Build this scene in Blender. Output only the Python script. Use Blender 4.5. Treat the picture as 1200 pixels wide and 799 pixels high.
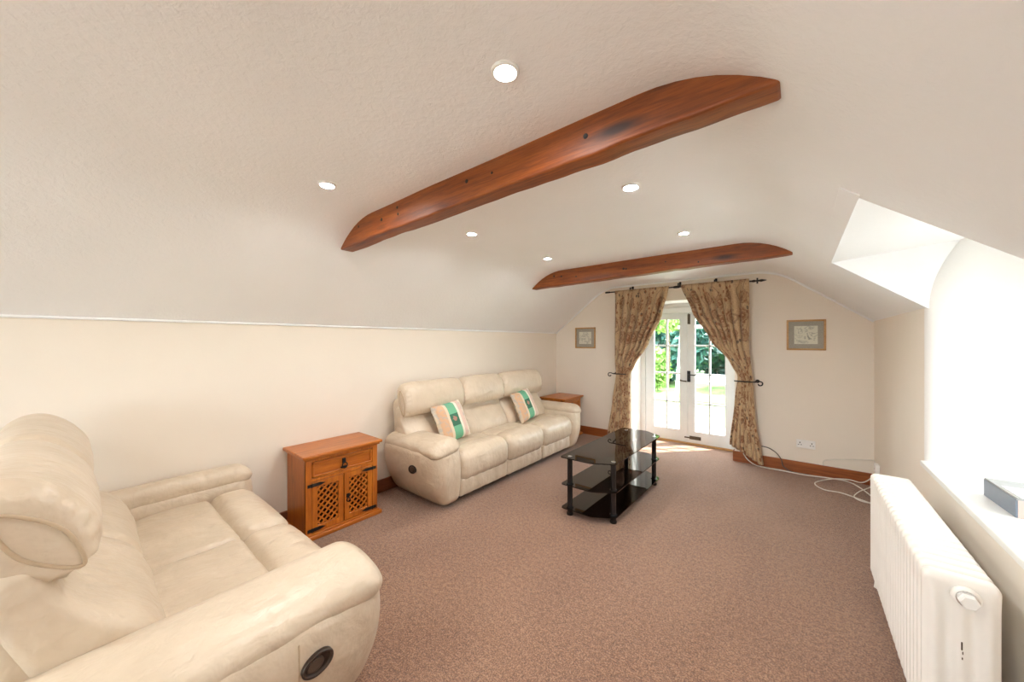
import bpy, bmesh, math, random
import numpy as np
from mathutils import Vector, noise

for _o in list(bpy.data.objects):
    bpy.data.objects.remove(_o, do_unlink=True)
SC = bpy.context.scene
COL = SC.collection
R = math.radians
random.seed(7)

# ------------------------------------------------------------------ camera
cam_d = bpy.data.cameras.new('camera')
cam = bpy.data.objects.new('camera', cam_d)
COL.objects.link(cam)
cam_d.sensor_width = 36.0
cam_d.lens = 415.0 / 1200.0 * 36.0
cam_d.clip_start = 0.02
cam.location = (0, 0, 1.5)
cam.rotation_euler = (R(90), 0, R(38.91))
SC.camera = cam

# ------------------------------------------------------------------ world, sun, exposure
wd = bpy.data.worlds.new('daylight')
SC.world = wd
wd.use_nodes = True
_bg = wd.node_tree.nodes['Background']
_bg.inputs['Color'].default_value = (0.85, 0.93, 1.0, 1)
_bg.inputs['Strength'].default_value = 5.6
sun_d = bpy.data.lights.new('sun', 'SUN')
sun = bpy.data.objects.new('sun', sun_d)
COL.objects.link(sun)
sun_d.energy = 11.0
sun_d.angle = R(1.5)
sun_d.color = (1.0, 0.95, 0.87)
sun.location = (8, 9, 12)
sun.rotation_euler = Vector((-0.40, -0.42, -0.80)).to_track_quat('-Z', 'Y').to_euler()
VS = SC.view_settings
VS.view_transform = 'Standard'
VS.look = 'None'
VS.gamma = 1.0
VS.use_curve_mapping = False
VS.exposure = 1.46
LAMP = 420.0          # radiance of a downlight lens
SC.cycles.use_denoising = True
SC.cycles.max_bounces = 14
SC.cycles.diffuse_bounces = 8
SC.cycles.transparent_max_bounces = 24
SC.cycles.sample_clamp_indirect = 8.0

# ------------------------------------------------------------------ helpers: objects
def obj(name, V, F, mat=None, parent=None, smooth=True, loc=(0, 0, 0), rot=(0, 0, 0), uv=None):
    me = bpy.data.meshes.new(name)
    me.from_pydata([tuple(map(float, v)) for v in V], [], [tuple(map(int, f)) for f in F])
    me.validate()
    bm = bmesh.new()
    bm.from_mesh(me)
    bmesh.ops.recalc_face_normals(bm, faces=bm.faces)
    bm.to_mesh(me)
    bm.free()
    if uv is not None:
        lay = me.uv_layers.new(name='UVMap')
        for lp in me.loops:
            lay.data[lp.index].uv = uv[lp.vertex_index]
    if smooth:
        me.shade_smooth()
    me.update()
    o = bpy.data.objects.new(name, me)
    COL.objects.link(o)
    o.location = loc
    o.rotation_euler = rot
    if mat is not None:
        me.materials.append(mat)
    if parent is not None:
        o.parent = parent
    if smooth and mat is not None and mat.name not in ('cream_leather', 'floral_curtain_cloth', 'striped_floral_cushion', 'white_textured_ceiling', 'white_radiator_enamel'):
        wn = o.modifiers.new('weighted_normals', 'WEIGHTED_NORMAL')
        wn.keep_sharp = True
    return o

def thing(name, label, cat, loc=(0, 0, 0), rotz=0.0, group=None):
    o = bpy.data.objects.new(name, None)
    o.empty_display_size = 0.1
    COL.objects.link(o)
    o.location = loc
    o.rotation_euler = (0, 0, rotz)
    return tag(o, label, cat, group)

def tag(o, label, cat, group=None):
    o['label'] = label
    o['category'] = cat
    if group:
        o['group'] = group
    return o

def struct(o, label=None):
    o['kind'] = 'structure'
    if label:
        o['label'] = label
    return o

def copy_tree(o, parent=None):
    c = o.copy()
    COL.objects.link(c)
    if parent is not None:
        c.parent = parent
        c.matrix_parent_inverse = o.matrix_parent_inverse.copy()
    for ch in list(o.children):
        copy_tree(ch, c)
    return c

# ------------------------------------------------------------------ helpers: geometry, each returns (V, F)
def join(*parts):
    V, F, n = [], [], 0
    for v, f in parts:
        V.extend([tuple(p) for p in v])
        F.extend([tuple(i + n for i in q) for q in f])
        n += len(v)
    return V, F

def box(x0, x1, y0, y1, z0, z1):
    V = [(x0, y0, z0), (x1, y0, z0), (x1, y1, z0), (x0, y1, z0), (x0, y0, z1), (x1, y0, z1), (x1, y1, z1), (x0, y1, z1)]
    F = [(0, 3, 2, 1), (4, 5, 6, 7), (0, 1, 5, 4), (1, 2, 6, 5), (2, 3, 7, 6), (3, 0, 4, 7)]
    return V, F

def rbox(hx, hy, hz, r, mid=(4, 4, 4), k=3, crown=(0, 0, 0), fn=None):
    """rounded box with gridded faces, optional crowned faces and a deform function"""
    h = np.array([hx, hy, hz], float)
    rr = np.minimum(np.array([r, r, r], float) if np.isscalar(r) else np.array(r, float), h * 0.999)
    def ticks(a):
        c = h[a] - rr[a]
        e = [c + rr[a] * math.tan(math.pi / 4 * i / k) for i in range(1, k + 1)]
        m = list(np.linspace(-c, c, mid[a] + 1))
        return [-x for x in reversed(e)] + m + e
    T = [ticks(a) for a in range(3)]
    V, F, idx = [], [], {}
    def vid(p):
        key = (round(p[0], 6), round(p[1], 6), round(p[2], 6))
        if key not in idx:
            idx[key] = len(V)
            V.append(p)
        return idx[key]
    for a in range(3):
        b, c = (a + 1) % 3, (a + 2) % 3
        for s in (-1, 1):
            for i in range(len(T[b]) - 1):
                for j in range(len(T[c]) - 1):
                    q = []
                    for (ii, jj) in ((i, j), (i + 1, j), (i + 1, j + 1), (i, j + 1)):
                        p = [0, 0, 0]
                        p[a] = s * h[a]
                        p[b] = T[b][ii]
                        p[c] = T[c][jj]
                        q.append(vid(p))
                    F.append(tuple(q) if s > 0 else tuple(reversed(q)))
    P = np.array(V)
    core = np.clip(P, -(h - rr), h - rr)
    d = (P - core) / rr
    ln = np.linalg.norm(d, axis=1)
    ln[ln == 0] = 1
    P = core + d / ln[:, None] * rr
    U = P / h
    for a in range(3):
        if crown[a]:
            b, c = (a + 1) % 3, (a + 2) % 3
            w = np.clip(1 - U[:, b] ** 2, 0, 1) * np.clip(1 - U[:, c] ** 2, 0, 1)
            P[:, a] += crown[a] * U[:, a] * w
    if fn is not None:
        P = np.array([fn(*p) for p in P])
    return P, F

def bbox(x0, x1, y0, y1, z0, z1, r=0.004, k=2):
    """a box with small rounded edges"""
    V, F = rbox((x1 - x0) / 2, (y1 - y0) / 2, (z1 - z0) / 2, r, (1, 1, 1), k)
    V = np.array(V) + np.array([(x0 + x1) / 2, (y0 + y1) / 2, (z0 + z1) / 2])
    return V, F

def shift(g, d):
    return np.array(g[0]) + np.array(d), g[1]

def rotated(g, axis, ang, pivot=(0, 0, 0)):
    from mathutils import Matrix
    m = np.array(Matrix.Rotation(ang, 3, axis))
    p = np.array(pivot)
    return (np.array(g[0]) - p) @ m.T + p, g[1]

def prism(poly, axis, a0, a1):
    """extrude a 2D polygon along an axis: 'x' -> (y,z), 'y' -> (x,z), 'z' -> (x,y)"""
    n = len(poly)
    def P(p, a):
        return {'x': (a, p[0], p[1]), 'y': (p[0], a, p[1]), 'z': (p[0], p[1], a)}[axis]
    V = [P(p, a0) for p in poly] + [P(p, a1) for p in poly]
    F = [tuple(range(n)), tuple(range(2 * n - 1, n - 1, -1))]
    F += [(i, i + n, (i + 1) % n + n, (i + 1) % n) for i in range(n)]
    return V, F

def spline(pts, sub=6):
    P = [np.array(p, float) for p in pts]
    out = []
    for i in range(len(P) - 1):
        p0, p1, p2, p3 = P[max(i - 1, 0)], P[i], P[i + 1], P[min(i + 2, len(P) - 1)]
        for j in range(sub):
            t = j / sub
            out.append(0.5 * (2 * p1 + (p2 - p0) * t + (2 * p0 - 5 * p1 + 4 * p2 - p3) * t * t + (3 * p1 - p0 - 3 * p2 + p3) * t ** 3))
    out.append(P[-1])
    return out

def tube(pts, r, n=8, closed=False):
    P = [Vector(p) for p in pts]
    m = len(P)
    V, F = [], []
    up = None
    for i, p in enumerate(P):
        a = P[(i - 1) % m] if (closed or i > 0) else p
        b = P[(i + 1) % m] if (closed or i < m - 1) else p
        t = (b - a).normalized()
        if up is None:
            up = Vector((0, 0, 1)) if abs(t.z) < 0.9 else Vector((1, 0, 0))
        s = t.cross(up).normalized()
        up = s.cross(t).normalized()
        rr = r[i] if hasattr(r, '__len__') else r
        for k in range(n):
            th = 2 * math.pi * k / n
            V.append(tuple(p + s * math.cos(th) * rr + up * math.sin(th) * rr))
    for i in range(m if closed else m - 1):
        j = (i + 1) % m
        for k in range(n):
            F.append((i * n + k, i * n + (k + 1) % n, j * n + (k + 1) % n, j * n + k))
    if not closed:
        F.append(tuple(reversed(range(n))))
        F.append(tuple(range((m - 1) * n, m * n)))
    return V, F

def lathe(prof, n=24, axis='z', cap=True):
    """prof: list of (radius, height)"""
    V, F = [], []
    for (r, h) in prof:
        for k in range(n):
            th = 2 * math.pi * k / n
            c, s = r * math.cos(th), r * math.sin(th)
            V.append({'z': (c, s, h), 'y': (c, h, s), 'x': (h, c, s)}[axis])
    for i in range(len(prof) - 1):
        for k in range(n):
            F.append((i * n + k, i * n + (k + 1) % n, (i + 1) * n + (k + 1) % n, (i + 1) * n + k))
    if cap:
        F.append(tuple(reversed(range(n))))
        F.append(tuple(range((len(prof) - 1) * n, len(prof) * n)))
    return V, F

def nz(x, y, z=0.0):
    return noise.noise(Vector((x, y, z)))

# ------------------------------------------------------------------ helpers: materials
class NT:
    def __init__(self, name):
        self.m = bpy.data.materials.new(name)
        self.m.use_nodes = True
        self.t = self.m.node_tree
        self.b = self.t.nodes['Principled BSDF']
        self.out = self.t.nodes['Material Output']
    def n(self, kind, **kw):
        nd = self.t.nodes.new(kind)
        for k, v in kw.items():
            if k.startswith('_'):
                setattr(nd, k[1:], v)
            else:
                nd.inputs[k.replace('__', ' ')].default_value = v
        return nd
    def l(self, a, b):
        self.t.links.new(a, b)
    def coord(self, which='Object', scale=(1, 1, 1)):
        tc = self.n('ShaderNodeTexCoord')
        mp = self.n('ShaderNodeMapping')
        mp.inputs['Scale'].default_value = scale
        self.l(tc.outputs[which], mp.inputs['Vector'])
        return mp.outputs['Vector']
    def noise(self, vec, scale, detail=3, rough=0.5, dist=0.0):
        nd = self.n('ShaderNodeTexNoise', Scale=scale, Detail=detail, Roughness=rough, Distortion=dist)
        self.l(vec, nd.inputs['Vector'])
        return nd.outputs['Fac']
    def ramp(self, fac, stops, interp='LINEAR'):
        nd = self.n('ShaderNodeValToRGB')
        cr = nd.color_ramp
        cr.interpolation = interp
        while len(cr.elements) < len(stops):
            cr.elements.new(0.5)
        for e, (p, c) in zip(cr.elements, stops):
            e.position = p
            e.color = tuple(c) + (1,) if len(c) == 3 else c
        self.l(fac, nd.inputs['Fac'])
        return nd.outputs['Color']
    def mix(self, fac, a, b, mode='MIX'):
        nd = self.n('ShaderNodeMix', _data_type='RGBA', _blend_type=mode)
        for src, sock in ((fac, nd.inputs[0]), (a, nd.inputs[6]), (b, nd.inputs[7])):
            if isinstance(src, (int, float)):
                sock.default_value = src
            elif isinstance(src, tuple):
                sock.default_value = src + (1,)
            else:
                self.l(src, sock)
        return nd.outputs[2]
    def math(self, op, a, b=0.0, c=0.0):
        nd = self.n('ShaderNodeMath', _operation=op)
        for i, s in enumerate((a, b, c)):
            if isinstance(s, (int, float)):
                nd.inputs[i].default_value = s
            else:
                self.l(s, nd.inputs[i])
        return nd.outputs[0]
    def bump(self, h, strength, dist=0.01, prev=None):
        nd = self.n('ShaderNodeBump', Strength=strength, Distance=dist)
        self.l(h, nd.inputs['Height'])
        if prev is not None:
            self.l(prev, nd.inputs['Normal'])
        return nd.outputs['Normal']
    def set(self, color=None, rough=None, normal=None, **kw):
        for nm, v in (('Base Color', color), ('Roughness', rough), ('Normal', normal)):
            if v is None:
                continue
            if isinstance(v, tuple):
                self.b.inputs[nm].default_value = v + (1,)
            elif isinstance(v, (int, float)):
                self.b.inputs[nm].default_value = v
            else:
                self.l(v, self.b.inputs[nm])
        for k, v in kw.items():
            self.b.inputs[k.replace('__', ' ')].default_value = v
        return self.m

def m_plain(name, color, rough=0.5, vary=0.06, scale=20, bump=0.0, **kw):
    t = NT(name)
    v = t.coord()
    f = t.noise(v, scale, 3)
    lo = tuple(c * (1 - vary) for c in color)
    hi = tuple(min(1, c * (1 + vary)) for c in color)
    col = t.ramp(f, [(0.3, lo), (0.7, hi)])
    nrm = t.bump(t.noise(v, scale * 6, 2), bump, 0.005) if bump else None
    return t.set(col, rough, nrm, **kw)

def m_plaster(name, color, bump=0.3, scale=60, dist=0.004, lowbump=0.4):
    t = NT(name)
    v = t.coord()
    col = t.ramp(t.noise(v, 1.7, 3), [(0.3, tuple(c * 0.97 for c in color)), (0.7, color)])
    n1 = t.bump(t.noise(v, 1.6, 2), lowbump, 0.05)
    n2 = t.bump(t.noise(v, scale, 4, 0.6, 0.4), bump, dist, n1)
    return t.set(col, 0.85, n2)

def m_wood(name, dark, mid, light, axis='x', rough=0.35, scale=1.0, knots=True, coat=0.15):
    t = NT(name)
    st = {'x': (0.6, 9, 9), 'y': (9, 0.6, 9), 'z': (9, 9, 0.6)}[axis]
    v = t.coord('Object', tuple(s * scale for s in st))
    f = t.noise(v, 2.2, 6, 0.62, 1.1)
    col = t.ramp(f, [(0.28, dark), (0.47, mid), (0.72, light)])
    f2 = t.noise(t.coord('Object', tuple(s * scale * 5 for s in st)), 4.0, 3)
    col = t.mix(0.35, col, t.ramp(f2, [(0.35, dark), (0.6, light)]), 'MULTIPLY') if False else t.mix(0.22, col, t.ramp(f2, [(0.35, dark), (0.6, light)]))
    if knots:
        kv = t.coord('Object', {'x': (1.3, 5, 5), 'y': (6, 2.2, 6), 'z': (6, 6, 2.2)}[axis])
        vo = t.n('ShaderNodeTexVoronoi', Scale=1.0)
        t.l(kv, vo.inputs['Vector'])
        kf = t.ramp(vo.outputs['Distance'], [(0.05, (1, 1, 1)), (0.16, (0, 0, 0))])
        col = t.mix(kf, col, tuple(c * 0.45 for c in dark))
    nrm = t.bump(f2, 0.12, 0.003)
    t.b.inputs['Coat Weight'].default_value = coat
    t.b.inputs['Coat Roughness'].default_value = 0.2
    return t.set(col, rough, nrm)

def m_leather(name, a, b):
    t = NT(name)
    v = t.coord()
    col = t.ramp(t.noise(v, 5.0, 4, 0.6), [(0.3, a), (0.7, b)])
    n0 = t.bump(t.noise(t.coord('Object', (1, 1, 1.2)), 5.0, 2, 0.5, 0.5), 0.45, 0.05)
    n1 = t.bump(t.noise(t.coord('Object', (1.6, 0.9, 0.9)), 16.0, 3, 0.55, 0.3), 0.38, 0.02, n0)
    rg = t.n('ShaderNodeTexNoise', _noise_type='RIDGED_MULTIFRACTAL', Scale=4.5, Detail=2.0, Roughness=0.5, Distortion=0.6)
    t.l(t.coord('Object', (1.5, 0.8, 1)), rg.inputs['Vector'])
    n1 = t.bump(rg.outputs['Fac'], 0.22, 0.015, n1)
    vo = t.n('ShaderNodeTexVoronoi', Scale=420.0)
    t.l(v, vo.inputs['Vector'])
    n2 = t.bump(vo.outputs['Distance'], 0.06, 0.001, n1)
    return t.set(col, 0.36, n2, Coat__Weight=0.18, Coat__Roughness=0.25)

def m_carpet(name):
    t = NT(name)
    v = t.coord()
    f = t.math('ADD', t.math('MULTIPLY', t.noise(v, 130, 3, 0.8), 0.75), t.math('MULTIPLY', t.noise(v, 40, 2, 0.7), 0.25))
    col = t.ramp(f, [(0.40, (0.080, 0.040, 0.028)), (0.50, (0.270, 0.140, 0.084)), (0.60, (0.50, 0.30, 0.19))])
    big = t.noise(t.coord('Object', (1.0, 0.6, 1)), 1.8, 3, 0.5, 0.4)
    col = t.mix(0.25, col, t.ramp(big, [(0.35, (0.17, 0.085, 0.058)), (0.65, (0.36, 0.21, 0.14))]))
    n1 = t.bump(f, 0.8, 0.012)
    return t.set(col, 0.95, n1, Sheen__Weight=0.35, Sheen__Roughness=0.35)

def m_glass(name, tint=(1, 1, 1), ior=1.45, boost=1.0):
    t = NT(name)
    tr = t.n('ShaderNodeBsdfTransparent')
    tr.inputs['Color'].default_value = tint + (1,)
    gl = t.n('ShaderNodeBsdfGlossy', Roughness=0.0)
    gl.inputs['Color'].default_value = (1, 1, 1, 1)
    fr = t.n('ShaderNodeFresnel', IOR=ior)
    mx = t.n('ShaderNodeMixShader')
    geo = t.n('ShaderNodeNewGeometry')
    front = t.math('SUBTRACT', 1.0, geo.outputs['Backfacing'])      # no mirror on the inner faces of the sheet
    t.l(t.math('MULTIPLY', t.math('MULTIPLY', fr.outputs[0], boost), front), mx.inputs[0])
    t.l(tr.outputs[0], mx.inputs[1])
    t.l(gl.outputs[0], mx.inputs[2])
    t.l(mx.outputs[0], t.out.inputs['Surface'])
    return t.m

def m_emit(name, color, strength):
    t = NT(name)
    em = t.n('ShaderNodeEmission', Strength=strength)
    em.inputs['Color'].default_value = color + (1,)
    t.l(em.outputs[0], t.out.inputs['Surface'])
    return t.m

def m_curtain(name):
    t = NT(name)
    uv = t.coord('UV')
    warp = t.n('ShaderNodeTexNoise', Scale=9.0, Detail=2.0)
    t.l(uv, warp.inputs['Vector'])
    wv = t.n('ShaderNodeMix', _data_type='VECTOR')
    wv.inputs[0].default_value = 0.05
    t.l(uv, wv.inputs[4])
    t.l(warp.outputs['Color'], wv.inputs[5])
    vec = wv.outputs[1]
    base = t.ramp(t.noise(uv, 60, 2), [(0.35, (0.42, 0.285, 0.155)), (0.65, (0.54, 0.385, 0.225))])
    # large blossoms: petals around each cell centre
    v1 = t.n('ShaderNodeTexVoronoi', Scale=4.4, Randomness=0.45)
    t.l(vec, v1.inputs['Vector'])
    d = v1.outputs['Distance']
    pet = t.noise(vec, 26, 2, 0.5)
    dd = t.math('ADD', d, t.math('MULTIPLY', t.math('SUBTRACT', pet, 0.5), 0.34))
    m1 = t.ramp(dd, [(0.0, (1, 1, 1)), (0.10, (0.1, 0.1, 0.1)), (0.14, (1, 1, 1)), (0.27, (0.25, 0.25, 0.25)), (0.31, (0.95, 0.95, 0.95)), (0.40, (0, 0, 0))])
    col = t.mix(m1, base, (0.175, 0.055, 0.014))
    # small leaves and buds
    v2 = t.n('ShaderNodeTexVoronoi', Scale=15.0, Randomness=0.9)
    t.l(vec, v2.inputs['Vector'])
    m2 = t.ramp(v2.outputs['Distance'], [(0.0, (1, 1, 1)), (0.28, (0.9, 0.9, 0.9)), (0.36, (0, 0, 0))])
    out = t.ramp(d, [(0.36, (0, 0, 0)), (0.42, (1, 1, 1))])
    keep = t.ramp(t.noise(uv, 7, 1), [(0.42, (0, 0, 0)), (0.5, (1, 1, 1))])
    m2 = t.mix(1.0, t.mix(1.0, m2, out, 'MULTIPLY'), keep, 'MULTIPLY')
    lc = t.ramp(t.noise(uv, 5.3, 1), [(0.40, (0.22, 0.075, 0.02)), (0.55, (0.07, 0.05, 0.036))], 'CONSTANT')
    col = t.mix(m2, col, lc)
    # stems
    w = t.n('ShaderNodeTexWave', Scale=2.0, Distortion=9.0, Detail=1.0)
    w.inputs['Detail Scale'].default_value = 1.4
    t.l(uv, w.inputs['Vector'])
    m3 = t.mix(1.0, t.ramp(w.outputs['Fac'], [(0.955, (0, 0, 0)), (0.985, (0.7, 0.7, 0.7))]), out, 'MULTIPLY')
    col = t.mix(m3, col, (0.20, 0.11, 0.06))
    return t.set(col, 0.75, t.bump(t.noise(uv, 160, 2), 0.15, 0.002), Sheen__Weight=0.2)

M = {}
M['wall'] = m_plaster('cream_wall_paint', (0.82, 0.75, 0.655), 0.10, 40, 0.003, 0.12)
M['ceil'] = m_plaster('white_textured_ceiling', (0.885, 0.895, 0.905), 0.42, 46, 0.006, 0.25)
M['white_wall'] = m_plaster('white_reveal_paint', (0.87, 0.86, 0.84), 0.10, 40, 0.003, 0.2)
M['gloss'] = m_plain('white_gloss_paint', (0.82, 0.82, 0.80), 0.35, 0.02, 9)
M['door'] = m_plain('white_door_paint', (0.70, 0.71, 0.70), 0.35, 0.02, 9)
M['carpet'] = m_carpet('pinkish_brown_carpet')
M['beam'] = m_wood('stained_beam_wood', (0.070, 0.014, 0.003), (0.20, 0.044, 0.006), (0.35, 0.098, 0.013), 'x', 0.5, coat=0.0)
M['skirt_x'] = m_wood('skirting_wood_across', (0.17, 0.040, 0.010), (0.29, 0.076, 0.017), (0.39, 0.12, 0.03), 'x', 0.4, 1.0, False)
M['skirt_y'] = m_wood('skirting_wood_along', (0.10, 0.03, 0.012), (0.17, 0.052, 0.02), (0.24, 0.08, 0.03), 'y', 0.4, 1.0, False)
PINE = ((0.25, 0.056, 0.004), (0.43, 0.115, 0.009), (0.58, 0.19, 0.018))
M['pine_y'] = m_wood('waxed_pine_along', *PINE, 'y', 0.33)
M['pine_z'] = m_wood('waxed_pine_upright', *PINE, 'z', 0.33)
M['pine_shaded'] = m_plain('shaded_cabinet_interior', (0.05, 0.02, 0.01), 0.8)  # near-black: shade behind the lattice put into the colour
M['iron'] = m_plain('black_iron', (0.025, 0.024, 0.024), 0.45, 0.2, 30, Metallic=0.6)
M['leather'] = m_leather('cream_leather', (0.585, 0.485, 0.365), (0.665, 0.56, 0.435))
M['seam'] = m_plain('leather_piping', (0.50, 0.385, 0.26), 0.5)
M['handle'] = m_plain('dark_brown_plastic', (0.035, 0.020, 0.014), 0.3)
M['handle2'] = m_plain('brown_lever_plastic', (0.075, 0.048, 0.034), 0.35)
M['under'] = m_plain('black_sofa_underside', (0.02, 0.02, 0.022), 0.8)
M['glass'] = m_glass('clear_pane', (0.97, 0.985, 0.98))
M['smoke'] = m_glass('smoked_black_glass', (0.25, 0.22, 0.205), 1.5, 0.85)
M['black'] = m_plain('gloss_black_metal', (0.006, 0.006, 0.007), 0.12, 0.1)
M['chrome'] = m_plain('polished_chrome', (0.75, 0.75, 0.75), 0.15, 0.03, Metallic=1.0)
M['rad'] = m_plain('white_radiator_enamel', (0.84, 0.81, 0.76), 0.3, 0.02, 8)
M['plastic'] = m_plain('white_plastic', (0.82, 0.81, 0.78), 0.35, 0.02)
M['cable_w'] = m_plain('white_cable', (0.74, 0.70, 0.62), 0.5)
M['cable_d'] = m_plain('grey_cable', (0.09, 0.08, 0.07), 0.5)
M['curtain'] = m_curtain('floral_curtain_cloth')
M['lamp'] = m_emit('lamp_lens', (1.0, 0.97, 0.93), LAMP)
M['brass'] = m_plain('aged_brass', (0.10, 0.075, 0.05), 0.4, Metallic=0.7)
M['frame_oak'] = m_wood('oak_frame', (0.36, 0.17, 0.05), (0.50, 0.27, 0.09), (0.60, 0.36, 0.14), 'x', 0.4, 2, False)
M['mount'] = m_plain('blue_grey_mount', (0.38, 0.34, 0.285), 0.9, 0.08, 80)
M['bluebox'] = m_plain('blue_grey_card', (0.17, 0.20, 0.25), 0.35, 0.05)
M['pinkcard'] = m_plain('pink_card', (0.62, 0.47, 0.42), 0.6)
M['greycard'] = m_plain('grey_card', (0.36, 0.36, 0.35), 0.5)
M['paper'] = m_plain('white_paper', (0.85, 0.85, 0.84), 0.7, 0.02)
M['lawn'] = m_plain('lawn_grass', (0.11, 0.20, 0.045), 0.9, 0.35, 3, 0.5)
M['patio'] = m_plain('pale_patio_stone', (0.38, 0.375, 0.35), 0.9, 0.1, 2)
M['bark'] = m_plain('tree_bark', (0.10, 0.07, 0.05), 0.9, 0.3, 20, 0.5)
M['wframe'] = m_plain('white_painted_timber', (0.80, 0.80, 0.78), 0.5, 0.02)
def m_leaf(name, a, b):
    t = NT(name)
    col = t.ramp(t.noise(t.coord(), 3.0, 2), [(0.35, a), (0.65, b)])
    return t.set(col, 0.6)
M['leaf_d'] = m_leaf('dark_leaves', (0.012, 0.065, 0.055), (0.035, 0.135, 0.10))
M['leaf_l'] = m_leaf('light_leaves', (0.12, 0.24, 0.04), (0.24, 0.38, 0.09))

# ------------------------------------------------------------------ room shell
XL, XR, YF, YB = -3.23, 0.615, 5.21, -2.9
EL, ER = 1.633, 1.705
YD = 5.63            # french door plane
REC0, REC1, RECZ = -1.93, -0.615, 2.06
DY0, DY1 = 1.87, 3.31   # dormer opening along the room
DX, DZ = 0.178, 2.043   # dormer header edge
WX = 1.22            # dormer window plane

struct(obj('floor', *box(XL - 0.3, 1.4, YB - 0.3, YD + 0.09, -0.12, 0.0), M['carpet'], smooth=False))

struct(obj('wall_left', *box(XL - 0.3, XL, YB - 0.3, YD + 0.1, 0, 1.66), M['wall'], smooth=False))
wb = join(box(XL - 0.3, REC0, YF, YD + 0.1, 0, 2.75), box(REC1, 1.4, YF, YD + 0.1, 0, 2.75), box(REC0, REC1, YF, YD + 0.1, RECZ, 2.75))
wall_back = struct(obj('wall_back', *wb, M['wall'], smooth=False))
obj('door_reveal', *join(box(REC0 - 0.01, REC0 + 0.004, YF + 0.012, YD + 0.02, 0, RECZ), box(REC1 - 0.004, REC1 + 0.01, YF + 0.012, YD + 0.02, 0, RECZ),
    box(REC0, REC1, YF + 0.012, YD + 0.02, RECZ - 0.004, RECZ + 0.01)), M['white_wall'], wall_back, smooth=False)
# the unseen gable behind the photographer, with a wide window added for fill light
BW0, BW1, BZ0, BZ1 = -2.3, -0.3, 0.6, 2.0
wf = join(box(XL - 0.3, BW0, YB - 0.3, YB, 0, 2.75), box(BW1, 1.4, YB - 0.3, YB, 0, 2.75), box(BW0, BW1, YB - 0.3, YB, 0, BZ0), box(BW0, BW1, YB - 0.3, YB, BZ1, 2.75))
struct(obj('wall_front', *wf, M['wall'], smooth=False))
wr = join(box(XR, 1.4, DY1 + 0.03, YD + 0.1, 0, ER + 0.02), box(XR, 1.4, DY0, DY1 + 0.03, 0, 0.73), box(XR, 1.4, YB - 0.3, DY0, 0, ER + 0.02))
wall_right = struct(obj('wall_right', *wr, M['wall'], smooth=False))

# ceiling: a rounded coombed section swept along the room, with the dormer opening left in the right slope
def fillet(p0, p1, p2, r, n=8):
    p0, p1, p2 = map(np.array, (p0, p1, p2))
    a, b = (p0 - p1) / np.linalg.norm(p0 - p1), (p2 - p1) / np.linalg.norm(p2 - p1)
    A, B = p1 + a * r, p1 + b * r
    return [tuple((1 - t) ** 2 * A + 2 * t * (1 - t) * p1 + t * t * B) for t in np.linspace(0, 1, n)]
cl, cr = (-2.345, 2.325), (-0.205, 2.338)
eL, eR = (XL - 0.06, EL - 0.06 * 0.79), (0.70, ER - 0.085 * 0.76)
sec = [eL] + fillet((XL, EL), cl, cr, 0.22) + [(-1.3, 2.333)] + fillet(cl, cr, (XR, ER), 0.22) + [(DX, DZ), eR]
ys = [YB - 0.05, DY0, DY1, YF + 0.05]
V, F = [], []
ydiv = list(np.linspace(YB - 0.05, DY0, 8)) + list(np.linspace(DY0, DY1, 5))[1:] + list(np.linspace(DY1, YF + 0.05, 7))[1:]
for y in ydiv:
    for (x, z) in sec:
        V.append((x, y, z))
n = len(sec)
for i in range(len(ydiv) - 1):
    for j in range(n - 1):
        if j == n - 2 and DY0 - 0.001 <= ydiv[i] and ydiv[i + 1] <= DY1 + 0.001:
            continue
        F.append((i * n + j, i * n + j + 1, (i + 1) * n + j + 1, (i + 1) * n + j))
ceiling = struct(obj('ceiling', V, F, M['ceil']))
# dormer: its flat ceiling, the two cheeks and the raised plaster band along the header
DXE, DZE = 1.35, 2.165
obj('dormer_ceiling', *prism([(DX, DZ), (DXE, DZE), (DXE, DZE + 0.05), (DX, DZ + 0.05)], 'y', DY0 - 0.05, DY1 + 0.08), M['ceil'], ceiling, smooth=False)
chk = [(DX - 0.02, DZ + 0.02), (0.66, ER - 0.03), (1.4, ER - 0.03), (1.4, 2.25), (DX - 0.02, 2.25)]
obj('dormer_cheek', *prism(chk, 'y', DY1, DY1 + 0.05), M['ceil'], ceiling, smooth=False)
obj('dormer_cheek', *prism(chk, 'y', DY0 - 0.05, DY0), M['ceil'], ceiling, smooth=False)
sl = (ER - DZ) / (XR - DX)
bx = DX - 0.055
obj('header_band', *prism([(bx, DZ + sl * (bx - DX) + 0.004), (bx, DZ + sl * (bx - DX) - 0.005), (DX, DZ - 0.006), (DX + 0.004, DZ + 0.004)], 'y', DY0 - 0.04, DY1 - 0.05), M['ceil'], ceiling, smooth=False)
# far window reveal: a rounded plaster arris that leans back above the eaves
V, F = [], []
zs = list(np.linspace(0.72, 1.70, 8)) + list(np.linspace(1.70, 2.16, 12))[1:]
us = [0, .15, .3, .45, .6, .75, .9, 1.05, 1.2]
nu = 0
for z in zs:
    k = max(0.0, (z - 1.70) / 0.39)
    xs = XR + 0.115 * k ** 2
    row = [(xs + 0.004, DY1 + 0.05)]
    for a in np.linspace(0, 1, 9):
        th = a * math.pi / 2
        row.append((xs + 0.16 * (1 - math.cos(th)), DY1 + 0.03 - 0.075 * math.sin(th)))
    row.append((xs + 0.40, DY1 - 0.055))
    row.append((1.42, DY1 - 0.07))
    nu = len(row)
    V += [(x, y, z) for x, y in row]
for i in range(len(zs) - 1):
    for j in range(nu - 1):
        F.append((i * nu + j, i * nu + j + 1, (i + 1) * nu + j + 1, (i + 1) * nu + j))
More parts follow.
